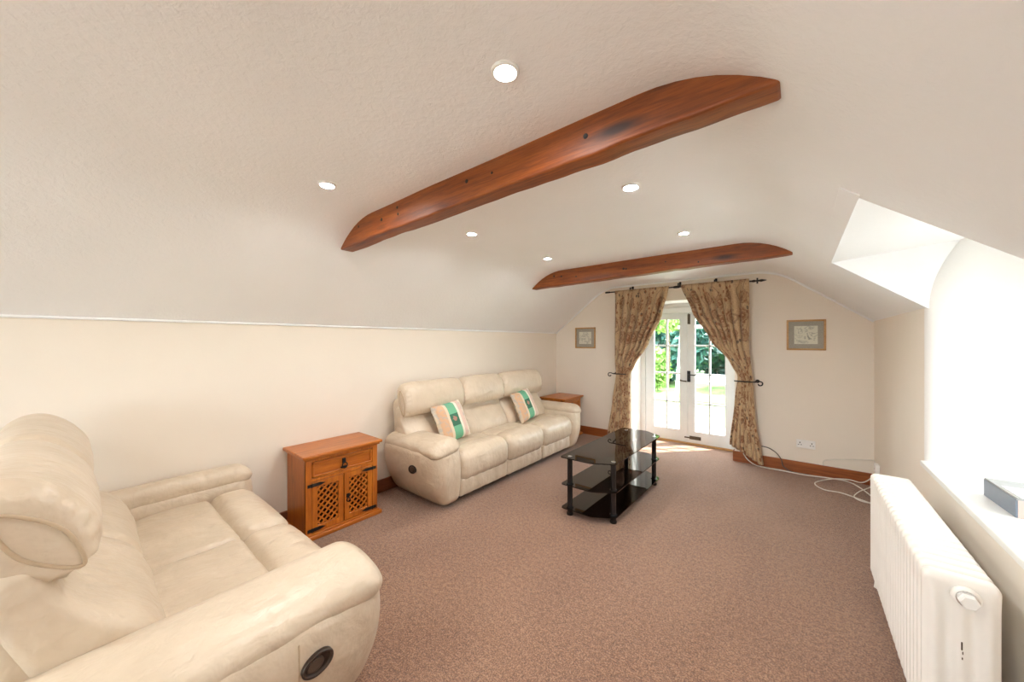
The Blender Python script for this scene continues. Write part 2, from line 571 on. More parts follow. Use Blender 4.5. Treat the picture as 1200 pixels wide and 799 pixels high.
obj('window_reveal', V, F, M['white_wall'], wall_right)
obj('window_reveal', *box(XR, 1.42, DY0 - 0.01, DY0 + 0.02, 0.72, 1.72), M['white_wall'], wall_right, smooth=False)

# trims: plaster bead along the left eaves, cove along the far gable
pts = [(XL + 0.006, y, EL - 0.002 + 0.004 * nz(y * 0.9, 3)) for y in np.linspace(YB, YF, 60)]
struct(obj('trim_1', *tube(pts, 0.009, 6), M['ceil']))
pts = [(x, YF - 0.004, z - 0.006) for x, z in sec[1:-2]]
pts = [(XL, YF - 0.004, EL)] + pts + [(XR, YF - 0.004, ER)]
struct(obj('trim_2', *tube(pts, 0.016, 6), M['ceil']))

# skirting boards
def skirt(name, x0, x1, y0, y1, mat, h=0.125):
    return struct(obj(name, *join(bbox(x0, x1, y0, y1, 0, h, 0.004)), mat))
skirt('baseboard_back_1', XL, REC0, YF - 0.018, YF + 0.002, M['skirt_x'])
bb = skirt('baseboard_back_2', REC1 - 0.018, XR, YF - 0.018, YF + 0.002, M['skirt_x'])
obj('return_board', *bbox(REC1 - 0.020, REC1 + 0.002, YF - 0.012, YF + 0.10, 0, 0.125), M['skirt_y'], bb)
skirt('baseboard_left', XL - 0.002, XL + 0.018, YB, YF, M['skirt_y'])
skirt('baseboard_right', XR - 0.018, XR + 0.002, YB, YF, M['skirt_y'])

# ------------------------------------------------------------------ french doors in the deep recess
def french_leaf(name, x0, x1, gx0, gx1, zrows):
    z0, z1 = 0.025, 1.915
    y0, y1 = YD, YD + 0.045
    d = struct(obj(name, *join(bbox(x0, gx0, y0, y1, z0, z1, 0.003), bbox(gx1, x1, y0, y1, z0, z1, 0.003),
        bbox(gx0 - 0.002, gx1 + 0.002, y0, y1, z0, zrows[0], 0.003), bbox(gx0 - 0.002, gx1 + 0.002, y0, y1, zrows[-1], z1, 0.003)), M['door']))
    gm = (gx0 + gx1) / 2
    obj('glazing_bar', *bbox(gm - 0.012, gm + 0.012, y0 + 0.006, y1 - 0.006, zrows[0], zrows[-1], 0.004), M['door'], d)
    for z in zrows[1:-1]:
        obj('glazing_bar', *bbox(gx0, gx1, y0 + 0.006, y1 - 0.006, z - 0.012, z + 0.012, 0.004), M['door'], d)
    for i in range(len(zrows) - 1):
        for (a, b) in ((gx0, gm), (gm, gx1)):
            obj('pane', *box(a, b, y0 + 0.020, y0 + 0.024, zrows[i], zrows[i + 1]), M['glass'], d, smooth=False)
    return d
ZR = [0.195, 0.598, 1.018, 1.430, 1.822]
door_l = french_leaf('door_1', -1.855, -1.252, -1.725, -1.362, ZR)
door_r = french_leaf('door_2', -1.248, -0.660, -1.155, -0.778, ZR)
# door furniture
hp = obj('handle_plate', *bbox(-1.257, -1.213, YD - 0.010, YD, 0.905, 1.065, 0.003), M['iron'], door_r)
obj('lever', *tube(spline([(-1.235, YD - 0.008, 1.01), (-1.235, YD - 0.05, 1.012), (-1.19, YD - 0.055, 1.012), (-1.13, YD - 0.052, 1.008)]), 0.009, 8), M['iron'], hp)
obj('security_bolt', *join(bbox(-1.252, -1.215, YD - 0.014, YD, 1.745, 1.89, 0.003), tube([(-1.235, YD - 0.016, 1.75), (-1.235, YD - 0.016, 1.9)], 0.007, 8)), M['brass'], door_r)
obj('door_stay', *tube(spline([(-1.362, YD - 0.012, 0.925), (-1.31, YD - 0.02, 0.915), (-1.262, YD - 0.012, 0.912)]), 0.010, 8), M['brass'], door_l)
obj('floor_bolt', *join(bbox(-1.225, -1.075, YD - 0.012, YD, 0.075, 0.125, 0.004), tube([(-1.29, YD - 0.014, 0.098), (-1.09, YD - 0.014, 0.098)], 0.010, 8)), M['brass'], door_r)
fr = struct(obj('trim_3', *join(bbox(REC0, -1.858, YD - 0.01, YD + 0.09, 0, 1.99), bbox(-0.657, REC1, YD - 0.01, YD + 0.09, 0, 1.99),
    bbox(REC0, REC1, YD - 0.01, YD + 0.09, 1.918, 1.99), box(REC0, REC1, YD - 0.004, YD + 0.09, 1.99, RECZ)), M['gloss']), 'white painted door frame')
struct(obj('trim_4', *bbox(REC0, REC1, YD - 0.03, YD + 0.09, 0.0, 0.024, 0.004), M['frame_oak']), 'wooden door threshold')

# ------------------------------------------------------------------ windows (dormer on the right, one unseen behind the photographer, added for fill)
def window(name, axis, p, a0, a1, z0, z1, ncol, nrow):
    def bb(c0, c1, d0, d1, e0, e1, r=0.004):
        return bbox(d0, d1, c0, c1, e0, e1, r) if axis == 'x' else bbox(c0, c1, d0, d1, e0, e1, r)
    w = 0.055
    fr_ = join(bb(a0, a0 + w, p, p + 0.07, z0, z1), bb(a1 - w, a1, p, p + 0.07, z0, z1), bb(a0, a1, p, p + 0.07, z0, z0 + w), bb(a0, a1, p, p + 0.07, z1 - w, z1))
    o = struct(obj(name, *fr_, M['gloss']))
    ca = np.linspace(a0 + w, a1 - w, ncol + 1)
    cz = np.linspace(z0 + w, z1 - w, nrow + 1)
    for c in ca[1:-1]:
        obj('glazing_bar', *bb(c - 0.018, c + 0.018, p + 0.012, p + 0.058, z0 + w, z1 - w), M['gloss'], o)
    for c in cz[1:-1]:
        obj('glazing_bar', *bb(a0 + w, a1 - w, p + 0.015, p + 0.055, c - 0.012, c + 0.012), M['gloss'], o)
    for i in range(ncol):
        for j in range(nrow):
            g = box(p + 0.03, p + 0.034, ca[i], ca[i + 1], cz[j], cz[j + 1]) if axis == 'x' else box(ca[i], ca[i + 1], p + 0.03, p + 0.034, cz[j], cz[j + 1])
            obj('pane', *g, M['glass'], o, smooth=False)
    return o
win1 = window('window_1', 'x', WX, 2.08, 2.98, 0.90, 1.64, 2, 2)
obj('window_surround', *join(box(WX, WX + 0.18, DY0 - 0.05, 2.08, 0.7, 2.3), box(WX, WX + 0.18, 2.98, DY1 + 0.1, 0.7, 2.3), box(WX, WX + 0.18, 2.08, 2.98, 0.7, 0.90), box(WX, WX + 0.18, 2.08, 2.98, 1.64, 2.3)), M['white_wall'], wall_right, smooth=False)
obj('window_sill', *bbox(XR - 0.022, WX + 0.05, DY0 + 0.0, DY1 + 0.012, 0.725, 0.757, 0.006), M['gloss'], win1)
fill_win = window('added_fill_window', 'y', YB - 0.2, BW0, BW1, BZ0, BZ1, 3, 2)  # unseen window, added to bring in fill daylight

# ------------------------------------------------------------------ tie beams
def beam(label, y0, y1, x0, x1, zl, zr, seed):
    hx, hz = (x1 - x0) / 2, 0.115
    def fn(x, y, z):
        u = (x + hx) / (2 * hx)
        zb = zl + (zr - zl) * u
        wob = 0.010 * nz(x * 2.3, seed, 0) + 0.004 * nz(x * 9, seed, 4)
        Z = zb + (z + hz) + (wob if z < 0 else 0)
        Y = (y0 + y1) / 2 + y + 0.006 * nz(x * 2.0, seed + 9, z * 6) * (1 if y < 0 else 0.6)
        return (x + (x0 + x1) / 2, Y, Z)
    g = rbox(hx, (y1 - y0) / 2, hz, 0.012, (60, 3, 5), 2, fn=fn)
    o = thing('tie_beam', label, 'beam', ((x0 + x1) / 2, (y0 + y1) / 2, zl))
    obj('timber', *shift(g, (-(x0 + x1) / 2, -(y0 + y1) / 2, -zl)), M['beam'], o)
    rs = random.Random(seed)
    for k in range(7):
        x = rs.uniform(x0 + 0.25, x1 - 0.25)
        u = (x - x0) / (x1 - x0)
        z = zl + (zr - zl) * u + rs.uniform(0.03, 0.12)
        r = rs.uniform(0.006, 0.013)
        yy = y0 + 0.006 * nz((x - (x0 + x1) / 2) * 2.0, seed + 9, (z - zl - hz) * 6)
        obj('nail_hole', *shift(lathe([(r, 0.004), (r * 0.9, -0.002), (r * 0.5, -0.003)], 8, 'y'), (x - (x0 + x1) / 2, yy - (y0 + y1) / 2, z - zl)), M['under'], o)
    return o
beam('dark orange stained timber tie beam with large knot between the first downlights', 1.205, 1.305, -2.575, -0.035, 2.158, 2.205, 3)
beam('orange stained timber tie beam just in front of the curtained french doors', 3.58, 3.69, -2.585, -0.03, 2.142, 2.198, 11)

# ------------------------------------------------------------------ downlights
spots = [((-0.705, 0.84), 'round recessed ceiling downlight before the darker beam, on the window side'),
         ((-1.94, 0.845), 'round recessed ceiling downlight before the darker beam, on the sofa side'),
         ((-1.957, 1.93), 'round recessed downlight just past the darker beam, on the sofa side'),
         ((-0.703, 1.893), 'tilting recessed downlight just past the darker beam, on the window side'),
         ((-1.951, 2.985), 'round recessed downlight just before the far beam, on the sofa side'),
         ((-0.685, 2.965), 'round recessed downlight just before the far beam, on the window side')]
dl_ring = lathe([(0.030, 0.010), (0.031, -0.004), (0.034, -0.008), (0.040, -0.008), (0.044, -0.005), (0.045, 0.002), (0.045, 0.01)], 28, 'z', False)
dl_lens = lathe([(0.030, 0.0), (0.022, -0.003), (0.008, -0.004)], 24, 'z')
proto = None
def ceil_z(x):
    return 2.325 + (x - cl[0]) / (cr[0] - cl[0]) * (cr[1] - cl[1])
for (x, y), lab in spots + [((-0.70, -1.3), 'added unseen fill downlight behind the viewer, on the window side'), ((-1.95, -1.3), 'added unseen fill downlight behind the viewer, on the sofa side')]:  # the pair behind the viewer is unseen, added to light the room
    if proto is None:
        proto = thing('downlight', lab, 'downlight', (x, y, ceil_z(x)), 0, 'recessed ceiling downlights')
        obj('trim_ring', *dl_ring, M['gloss'], proto)
        obj('lamp_lens', *dl_lens, M['lamp'], proto)
    else:
        c = copy_tree(proto)
        c.location = (x, y, ceil_z(x))
        c['label'] = lab
        if 'tilting' in lab:
            c.scale = (1.1, 1.1, 1.3)

# ------------------------------------------------------------------ leather sofas
def loft(rings, cap=True):
    n = len(rings[0])
    V = [p for r in rings for p in r]
    F = []
    for i in range(len(rings) - 1):
        for k in range(n):
            F.append((i * n + k, i * n + (k + 1) % n, (i + 1) * n + (k + 1) % n, (i + 1) * n + k))
    if cap:
        F.append(tuple(reversed(range(n))))
        F.append(tuple(range((len(rings) - 1) * n, len(rings) * n)))
    return V, F

def wrinkle(V, amp, sc, seed=0.0, stretch=(1, 1, 1)):
    out = []
    P = np.array(V, float)
    c = P.mean(axis=0)
    for p in P:
        q = Vector((p[0] * sc * stretch[0] + seed, p[1] * sc * stretch[1] - seed, p[2] * sc * stretch[2] + 2 * seed))
        d = noise.noise_vector(q)
        out.append((p[0] + d.x * amp, p[1] + d.y * amp, p[2] + d.z * amp))
    return out

def headrest_rings(x0, x1, cy, cz, al, ash, tilt, seed, N=96):
    """puffed roll: cross-section superellipse in (y,z), gathered into lens-shaped end panels"""
    L = x1 - x0
    e = 0.085
    st_ = [(x0 + e * (1 - math.cos(t * math.pi / 2)), math.sin(t * math.pi / 2) ** 0.8) for t in np.linspace(0, 1, 12)]
    st_ += [(x0 + e + (L - 2 * e) * t, 1.0 + 0.06 * math.sin(math.pi * t)) for t in np.linspace(0, 1, 16)[1:-1]]
    st_ += [(x1 - e * (1 - math.cos(t * math.pi / 2)), math.sin(t * math.pi / 2) ** 0.8) for t in np.linspace(1, 0, 12)]
    rings = []
    ct, sn = math.cos(tilt), math.sin(tilt)
    for x, q in st_:
        dend = min(x - x0, x1 - x)
        qq = min(1.0, q)
        sa_, sl_ = 0.36 + 0.64 * q, 0.74 + 0.26 * q
        ex = 1.55 + 0.75 * qq
        off = 0.035 * (1 - qq)
        ring = []
        for k in range(N):
            th = 2 * math.pi * k / N
            ca, sa = math.cos(th), math.sin(th)
            rr = (abs(ca) ** ex + abs(sa) ** ex) ** (-1 / ex)
            pk = 0.034 * math.exp(-((dend - 0.024) / 0.018) ** 2) * (dend > 0.003) * math.sin(th * 17 + seed + 2 * math.sin(th * 3)) + 0.014 * nz(x * 7 + seed, th * 2.0) + 0.012 * math.sin(x * 60 + 3 * nz(x * 6, seed)) * max(0.0, -sa) ** 2
            a = ash * rr * ca * (sa_ + pk) + 0.012 * (1 - qq)
            b = al * rr * sa * (sl_ + pk) - off
            ring.append((x, cy + a * ct - b * sn, cz + a * sn + b * ct))
        rings.append(ring)
    return rings

def make_sofa(label, seats, arm_lo, arm_hi, D, tilt_deg, loc, rotz, hh, arm_w=0.30, console=None, name='recliner_sofa', arm_back=None, head_tilt=10):
    """local axes: x along the sofa (+x end carries the recliner handle), y forward with 0 at the seat front, z up"""
    S = thing(name, label, 'sofa', loc, rotz)
    lt = M['leather']
    xa, xb = seats[0][0], seats[-1][1]
    tilt = R(tilt_deg)
    yb = -D - 0.20 - (hh + 0.1) * math.sin(tilt)          # rear of the shell at the top
    # hidden plinth and dark underside
    obj('base', *bbox(xa - 0.02, xb + 0.02, -D - 0.22, -0.06, 0.03, 0.30, 0.02), M['under'], S)
    for i, (x0, x1) in enumerate(seats):
        w = x1 - x0
        cx = (x0 + x1) / 2
        # seat: long pad behind, plump waterfall pad in front
        y0, y1 = -D - 0.12, -0.215
        def fs(x, y, z, i=i):
            return (x, y, z + (0.010 * nz(x * 6 + i * 3, y * 6, 1) if z > 0 else 0) - (0.02 * max(0, -y / (abs(y0 - y1) / 2)) if z > 0 else 0))
        seat = obj('seat_cushion', *shift(rbox(w / 2 + 0.002, (y1 - y0) / 2 + 0.012, 0.10, 0.045, (10, 9, 2), 4, (0, 0, 0.018), fs), (cx, (y0 + y1) / 2, 0.365)), lt, S)
        def fp(x, y, z, i=i, w=w):
            e = 1 - abs(x) / (w / 2)
            pk = 0.006 * math.sin(x * 60 + 3 * i) * math.exp(-max(0, (z + 0.14)) / 0.07) if y > 0 else 0
            return (x, y + (0.022 * (1 - (z / 0.14) ** 2) if y > 0 else 0) + pk, z + (0.008 * nz(x * 9 + i, y * 9, 5) if z > 0 else 0))
        obj('front_pad', *shift(rbox(w / 2 + 0.004, 0.125, 0.145, 0.085, (16, 4, 4), 5, (0, 0.01, 0.014), fp), (cx, -0.105, 0.340)), lt, seat)
        # lower front panel of the footrest
        def fq(x, y, z, i=i):
            pk = 0.005 * math.sin(x * 48 + i * 2.0 + 2 * nz(x * 5, i)) * (1 if y > 0 else 0) * (0.4 + 0.6 * (z > 0))
            return (x, y + pk, z)
        obj('footrest_panel', *shift(rbox(w / 2 - 0.002, 0.045, 0.085, 0.03, (26, 1, 3), 3, (0, 0.012, 0), fq), (cx, -0.045, 0.150)), lt, S)
    # backs: tilt about the rear of the seat
    pv = (0, -D, 0.42)
    def tl(g):
        return rotated(g, 'X', tilt, pv)
    backs = seats if arm_back is None else arm_back
    for i, (x0, x1) in enumerate(backs):
        w = x1 - x0
        cx = (x0 + x1) / 2
        def fb(x, y, z, i=i):
            f = 1 if y > 0 else 0
            bulge = 0.055 * math.exp(-((z + 0.12) / 0.13) ** 2) * f          # lumbar roll
            pk = 0.006 * nz(x * 10 + i, z * 5, 2) * f 
            y = -0.10 + (y + 0.10) * (1 - 0.36 * min(1, max(0, (z + 0.02) / 0.16)))
            return (x, y + bulge + pk, z)
        hz_ = (hh - 0.02) / 2
        g = shift(rbox(w / 2 + 0.002, 0.10, hz_ + 0.03, 0.06, (12, 2, 10), 4, (0, 0.015, 0), fb), (cx, -D - 0.095, 0.36 + hz_))
        back = obj('back_cushion', *tl(g), lt, S)
        if console is not None and i == console:
            # fold-down centre: a flat tray panel edged by two seams
            CV, CF = [], []
            for a_ in range(13):
                for b_ in range(13):
                    u_, v_ = a_ / 6 - 1, b_ / 6 - 1
                    x_, z_ = u_ * w * 0.27, v_ * 0.145 - 0.02
                    _, y_, _ = fb(x_, 0.10, z_)
                    y_ += 0.015 * (1 - (x_ / (w / 2)) ** 2) * (1 - (z_ / (hz_ + 0.03)) ** 2)
                    y_ += 0.012 * (1 - max(abs(u_), abs(v_)) ** 8) - 0.003
                    CV.append((cx + x_, -D - 0.095 + y_, 0.36 + hz_ + z_))
            for a_ in range(12):
                for b_ in range(12):
                    q_ = a_ * 13 + b_
                    CF.append((q_, q_ + 1, q_ + 14, q_ + 13))
            g = (np.array(CV), CF)
            obj('console_panel', *tl(g), lt, back)
        rings = headrest_rings(x0, x1, -D - 0.072, 0.42 + hh, 0.165, 0.118, R(head_tilt), i * 1.7)
        hd = obj('headrest', *tl(loft(rings)), lt, S)
        for rg, sx in ((rings[0], -1), (rings[-1], 1)):
            P = [(p[0] + 0.002 * sx, p[1], p[2]) for p in rg]
            obj('piping', *tl(tube(P, 0.0055, 6, True)), M['seam'], hd)
    x0, x1 = backs[0][0], backs[-1][1]
    g = shift(rbox((x1 - x0) / 2 - 0.012, 0.07, (hh + 0.33) / 2, 0.05, (8, 2, 6), 3), ((x0 + x1) / 2, -D - 0.19, 0.10 + (hh + 0.33) / 2))
    obj('back_shell', *tl(g), lt, S)
    # arms
    for (inner, outer_sign, handle) in ((xb, 1, arm_hi), (xa, -1, arm_lo)):
        if handle is None:
            continue
        wN = handle.get('w', arm_w)
        ya, yf = -D - handle.get('back', 0.28), 0.03
        hy = (yf - ya) / 2
        def fa(x, y, z, s=outer_sign, wN=wN, hy=hy):
            u = (x * s / (wN / 2) + 1) / 2                   # 0 inner .. 1 outer
            t = (z + 0.275) / 0.55                           # 0 floor .. 1 top
            wz = wN * (0.60 + 0.52 * math.sin(min(1, t * 1.02) * math.pi * 0.62))
            fr_ = (y + hy) / (2 * hy)
            wz *= 1 - 0.16 * max(0, (fr_ - 0.72) / 0.28) ** 2
            X = s * (wz * u - wN / 2)
            Y = y + (0.030 * math.sin(t * math.pi) - 0.03 * (1 - t) ** 2 if y > 0 else 0) * max(0, y / hy)
            return (X, Y, z + 0.004 * nz(x * 6, y * 6, z * 6))
        cxA = inner + outer_sign * wN / 2
        arm = obj('arm', *shift(rbox(wN / 2, hy, 0.275, (0.07, 0.10, 0.09), (5, 12, 10), 5, (0.012, 0, 0), fa), (cxA, (ya + yf) / 2, 0.298)), lt, S)
        # rolled pad on top, turned down at the front
        rings = []
        L = yf - ya
        tip = 0.10 / L
        for t in list(np.linspace(0, 1 - tip, 60)) + [1 - tip + tip * math.sin(q_ * math.pi / 2) for q_ in np.linspace(0, 1, 10)][1:]:
            y = ya + L * t + 0.012
            e0 = math.sqrt(min(1.0, 0.05 + t / 0.06))
            tt = max(0.0, (t - (1 - tip)) / tip)
            s_ = min(e0, math.sqrt(max(0.0, 1 - tt ** 2)))
            zc = 0.536 - 0.020 * tt ** 2 + 0.012 * t
            ring = []
            for k in range(36):
                th = 2 * math.pi * k / 36
                ca, sa = math.cos(th), math.sin(th)
                rr = (abs(ca) ** 2.3 + abs(sa) ** 2.3) ** (-1 / 2.3)
                pk = 0.018 * nz(t * 9, th * 1.2, inner) * (0.4 + t) + 0.022 * nz(t * 34, th * 1.1, inner + 5) * max(0, nz(t * 6, th, 2) + 0.35) + 0.03 * math.sin(th * 9) * tt * (1 - tt)
                hw = (wN / 2 + 0.016) * (0.50 + 0.50 * s_)
                ring.append((cxA + outer_sign * 0.012 + hw * rr * ca * (1 + pk), y, zc + 0.082 * max(s_, 0.12) * rr * sa * (1 + pk) - 0.016 * (ca * outer_sign)))
            rings.append(ring)
        obj('arm_pad', *loft(rings), lt, arm)
        # stitched seam down the outer panel, and the recliner handle in its oval bezel
        if handle.get('handle'):
            hy_, hz_ = handle['handle']
            t = (hz_ - 0.298 + 0.275) / 0.55
            xo = inner + outer_sign * (wN * (0.60 + 0.52 * math.sin(min(1, t * 1.02) * math.pi * 0.62)) + 0.014)
            def oval(rx, ry, x, rt, nn=32):
                c_, s_ = math.cos(rt), math.sin(rt)
                return [(x, hy_ + rx * math.cos(a) * c_ - ry * math.sin(a) * s_, hz_ + rx * math.cos(a) * s_ + ry * math.sin(a) * c_) for a in np.linspace(0, 2 * math.pi, nn, endpoint=False)]
            rt = R(10)
            sg = outer_sign
            bez = loft([oval(0.050, 0.036, xo - 0.02 * sg, rt), oval(0.052, 0.038, xo + 0.006 * sg, rt), oval(0.049, 0.035, xo + 0.012 * sg, rt), oval(0.042, 0.028, xo + 0.010 * sg, rt), oval(0.039, 0.025, xo + 0.001 * sg, rt)])
            bz = obj('handle_bezel', *bez, M['handle'], arm)
            lev = loft([oval(0.028, 0.022, xo - 0.004 * sg, rt), oval(0.028, 0.022, xo + 0.005 * sg, rt), oval(0.022, 0.017, xo + 0.008 * sg, rt)])
            lo_ = obj('handle_lever', *lev, M['handle2'], bz)
            lo_.location = (0, -0.008, 0)
            pts = []
            for z in np.linspace(0.10, 0.50, 12):
                t = (z - 0.298 + 0.275) / 0.55
                pts.append((inner + outer_sign * (wN * (0.60 + 0.52 * math.sin(min(1, t * 1.02) * math.pi * 0.62)) + 0.008), hy_ - 0.055, z))
            obj('panel_seam', *tube(pts, 0.003, 5), M['seam'], arm)
    return S

# three seater along the left wall, facing the window side (local +x points to the viewer)
sofa3 = make_sofa('long cream leather three-seat recliner sofa with two striped cushions against the wall',
                  [(-1.02, -0.345), (-0.345, 0.32), (0.32, 1.0)], {'w': 0.26, 'back': 0.30}, {'handle': (-0.24, 0.37), 'back': 0.30}, 0.47, 5, (-2.40, 3.22, 0), R(-90), 0.515,
                  console=1, arm_back=[(-1.06, -0.21), (-0.21, 0.47), (0.47, 1.23)])
# two seater in the foreground, its back to the viewer's left
sofa2 = make_sofa('cream leather two-seat recliner sofa facing the french doors, reclined backs',
                  [(-0.74, -0.02), (-0.02, 0.67)], {'w': 0.16, 'back': 0.30}, {'handle': (-0.25, 0.41), 'back': 0.42}, 0.60, 18, (-2.285, 0.77, 0), 0.0, 0.61,
                  arm_back=[(-0.80, -0.03), (-0.03, 0.70)], head_tilt=20)

# ------------------------------------------------------------------ throw cushions
def m_cushion():
    t = NT('striped_floral_cushion')
    tc = t.n('ShaderNodeTexCoord')
    sp = t.n('ShaderNodeSeparateXYZ')
    t.l(tc.outputs['Object'], sp.inputs[0])
    x = t.math('ADD', t.math('MULTIPLY', sp.outputs[0], 2.5), 0.5)
    st = t.ramp(x, [(0.0, (0.62, 0.50, 0.36)), (0.07, (0.66, 0.42, 0.26)), (0.30, (0.72, 0.60, 0.45)), (0.38, (0.16, 0.44, 0.27)), (0.66, (0.80, 0.74, 0.62)), (0.73, (0.70, 0.52, 0.43)), (0.86, (0.74, 0.66, 0.54))], 'CONSTANT')
    blot = t.noise(t.coord(), 22, 3, 0.6)
    side = t.ramp(x, [(0.0, (1, 1, 1)), (0.30, (0, 0, 0)), (0.73, (1, 1, 1)), (0.9, (0, 0, 0))], 'CONSTANT')
    bf = t.mix(1.0, t.ramp(blot, [(0.50, (0, 0, 0)), (0.62, (0.75, 0.75, 0.75))]), side, 'MULTIPLY')
    st = t.mix(bf, st, (0.46, 0.43, 0.40))
    inx = t.math('MULTIPLY', t.math('GREATER_THAN', x, 0.38), t.math('LESS_THAN', x, 0.66))
    inz = t.math('LESS_THAN', t.math('ABSOLUTE', sp.outputs[1]), 0.062)
    sq = t.math('MULTIPLY', inx, inz)
    st = t.mix(sq, st, (0.045, 0.16, 0.10))
    dx = t.math('MULTIPLY', t.math('SUBTRACT', x, 0.52), 0.4)
    dy = t.math('SUBTRACT', sp.outputs[1], 0.010)
    rr = t.math('SQRT', t.math('ADD', t.math('MULTIPLY', dx, dx), t.math('MULTIPLY', dy, dy)))
    fl = t.math('LESS_THAN', t.math('ADD', rr, t.math('MULTIPLY', t.noise(t.coord(), 70, 1), 0.03)), 0.040)
    st = t.mix(fl, st, (0.42, 0.22, 0.17))
    return t.set(st, 0.85, t.bump(t.noise(t.coord(), 400, 2), 0.2, 0.002))
M['cushion'] = m_cushion()
def pillow():
    n, V, F = 18, [], []
    for s in (1, -1):
        for i in range(n + 1):
            for j in range(n + 1):
                u, v = i / n * 2 - 1, j / n * 2 - 1
                h = 0.065 * (max(0, (1 - u ** 4) * (1 - v ** 4))) ** 0.55
                pin = 1 - 0.05 * (1 - abs(u) ** 2) * abs(v) ** 3
                pin2 = 1 - 0.05 * (1 - abs(v) ** 2) * abs(u) ** 3
                V.append((u * 0.20 * pin2, v * 0.20 * pin, s * h + 0.004 * s * nz(u * 4, v * 4, s)))
    m = (n + 1) ** 2
    for i in range(n):
        for j in range(n):
            a = i * (n + 1) + j
            F.append((a, a + n + 1, a + n + 2, a + 1))
            F.append((m + a, m + a + 1, m + a + n + 2, m + a + n + 1))
    rim = [(0, j) for j in range(n)] + [(i, n) for i in range(n)] + [(n, n - j) for j in range(n)] + [(n - i, 0) for i in range(n)]
    ids = [i * (n + 1) + j for i, j in rim]
    for a, b in zip(ids, ids[1:] + ids[:1]):
        F.append((a, b, m + b, m + a))
    return V, F
from mathutils import Matrix
def cushion(label, loc, lean, spin, yaw):
    o = obj('throw_cushion', *pillow(), M['cushion'])
    # local: x across, y up the face, z out of the face -> stands facing +x of the room
    B = Matrix(((0, 0, 1), (1, 0, 0), (0, 1, 0))).to_4x4()       # local z -> world x, local x -> world y, local y -> world z
    o.matrix_world = Matrix.Translation(loc) @ Matrix.Rotation(yaw, 4, 'Z') @ Matrix.Rotation(lean, 4, 'Y') @ B @ Matrix.Rotation(spin, 4, 'Z')
    return tag(o, label, 'cushion', 'cushions on the long sofa')
cushion('green and peach striped cushion beside the sofa arm that has the round handle', (-2.775, 2.44, 0.675), R(-24), R(5), R(0))
cushion('green and peach striped cushion on the seat by the small corner cabinet', (-2.775, 3.70, 0.665), R(-24), R(7), R(0))

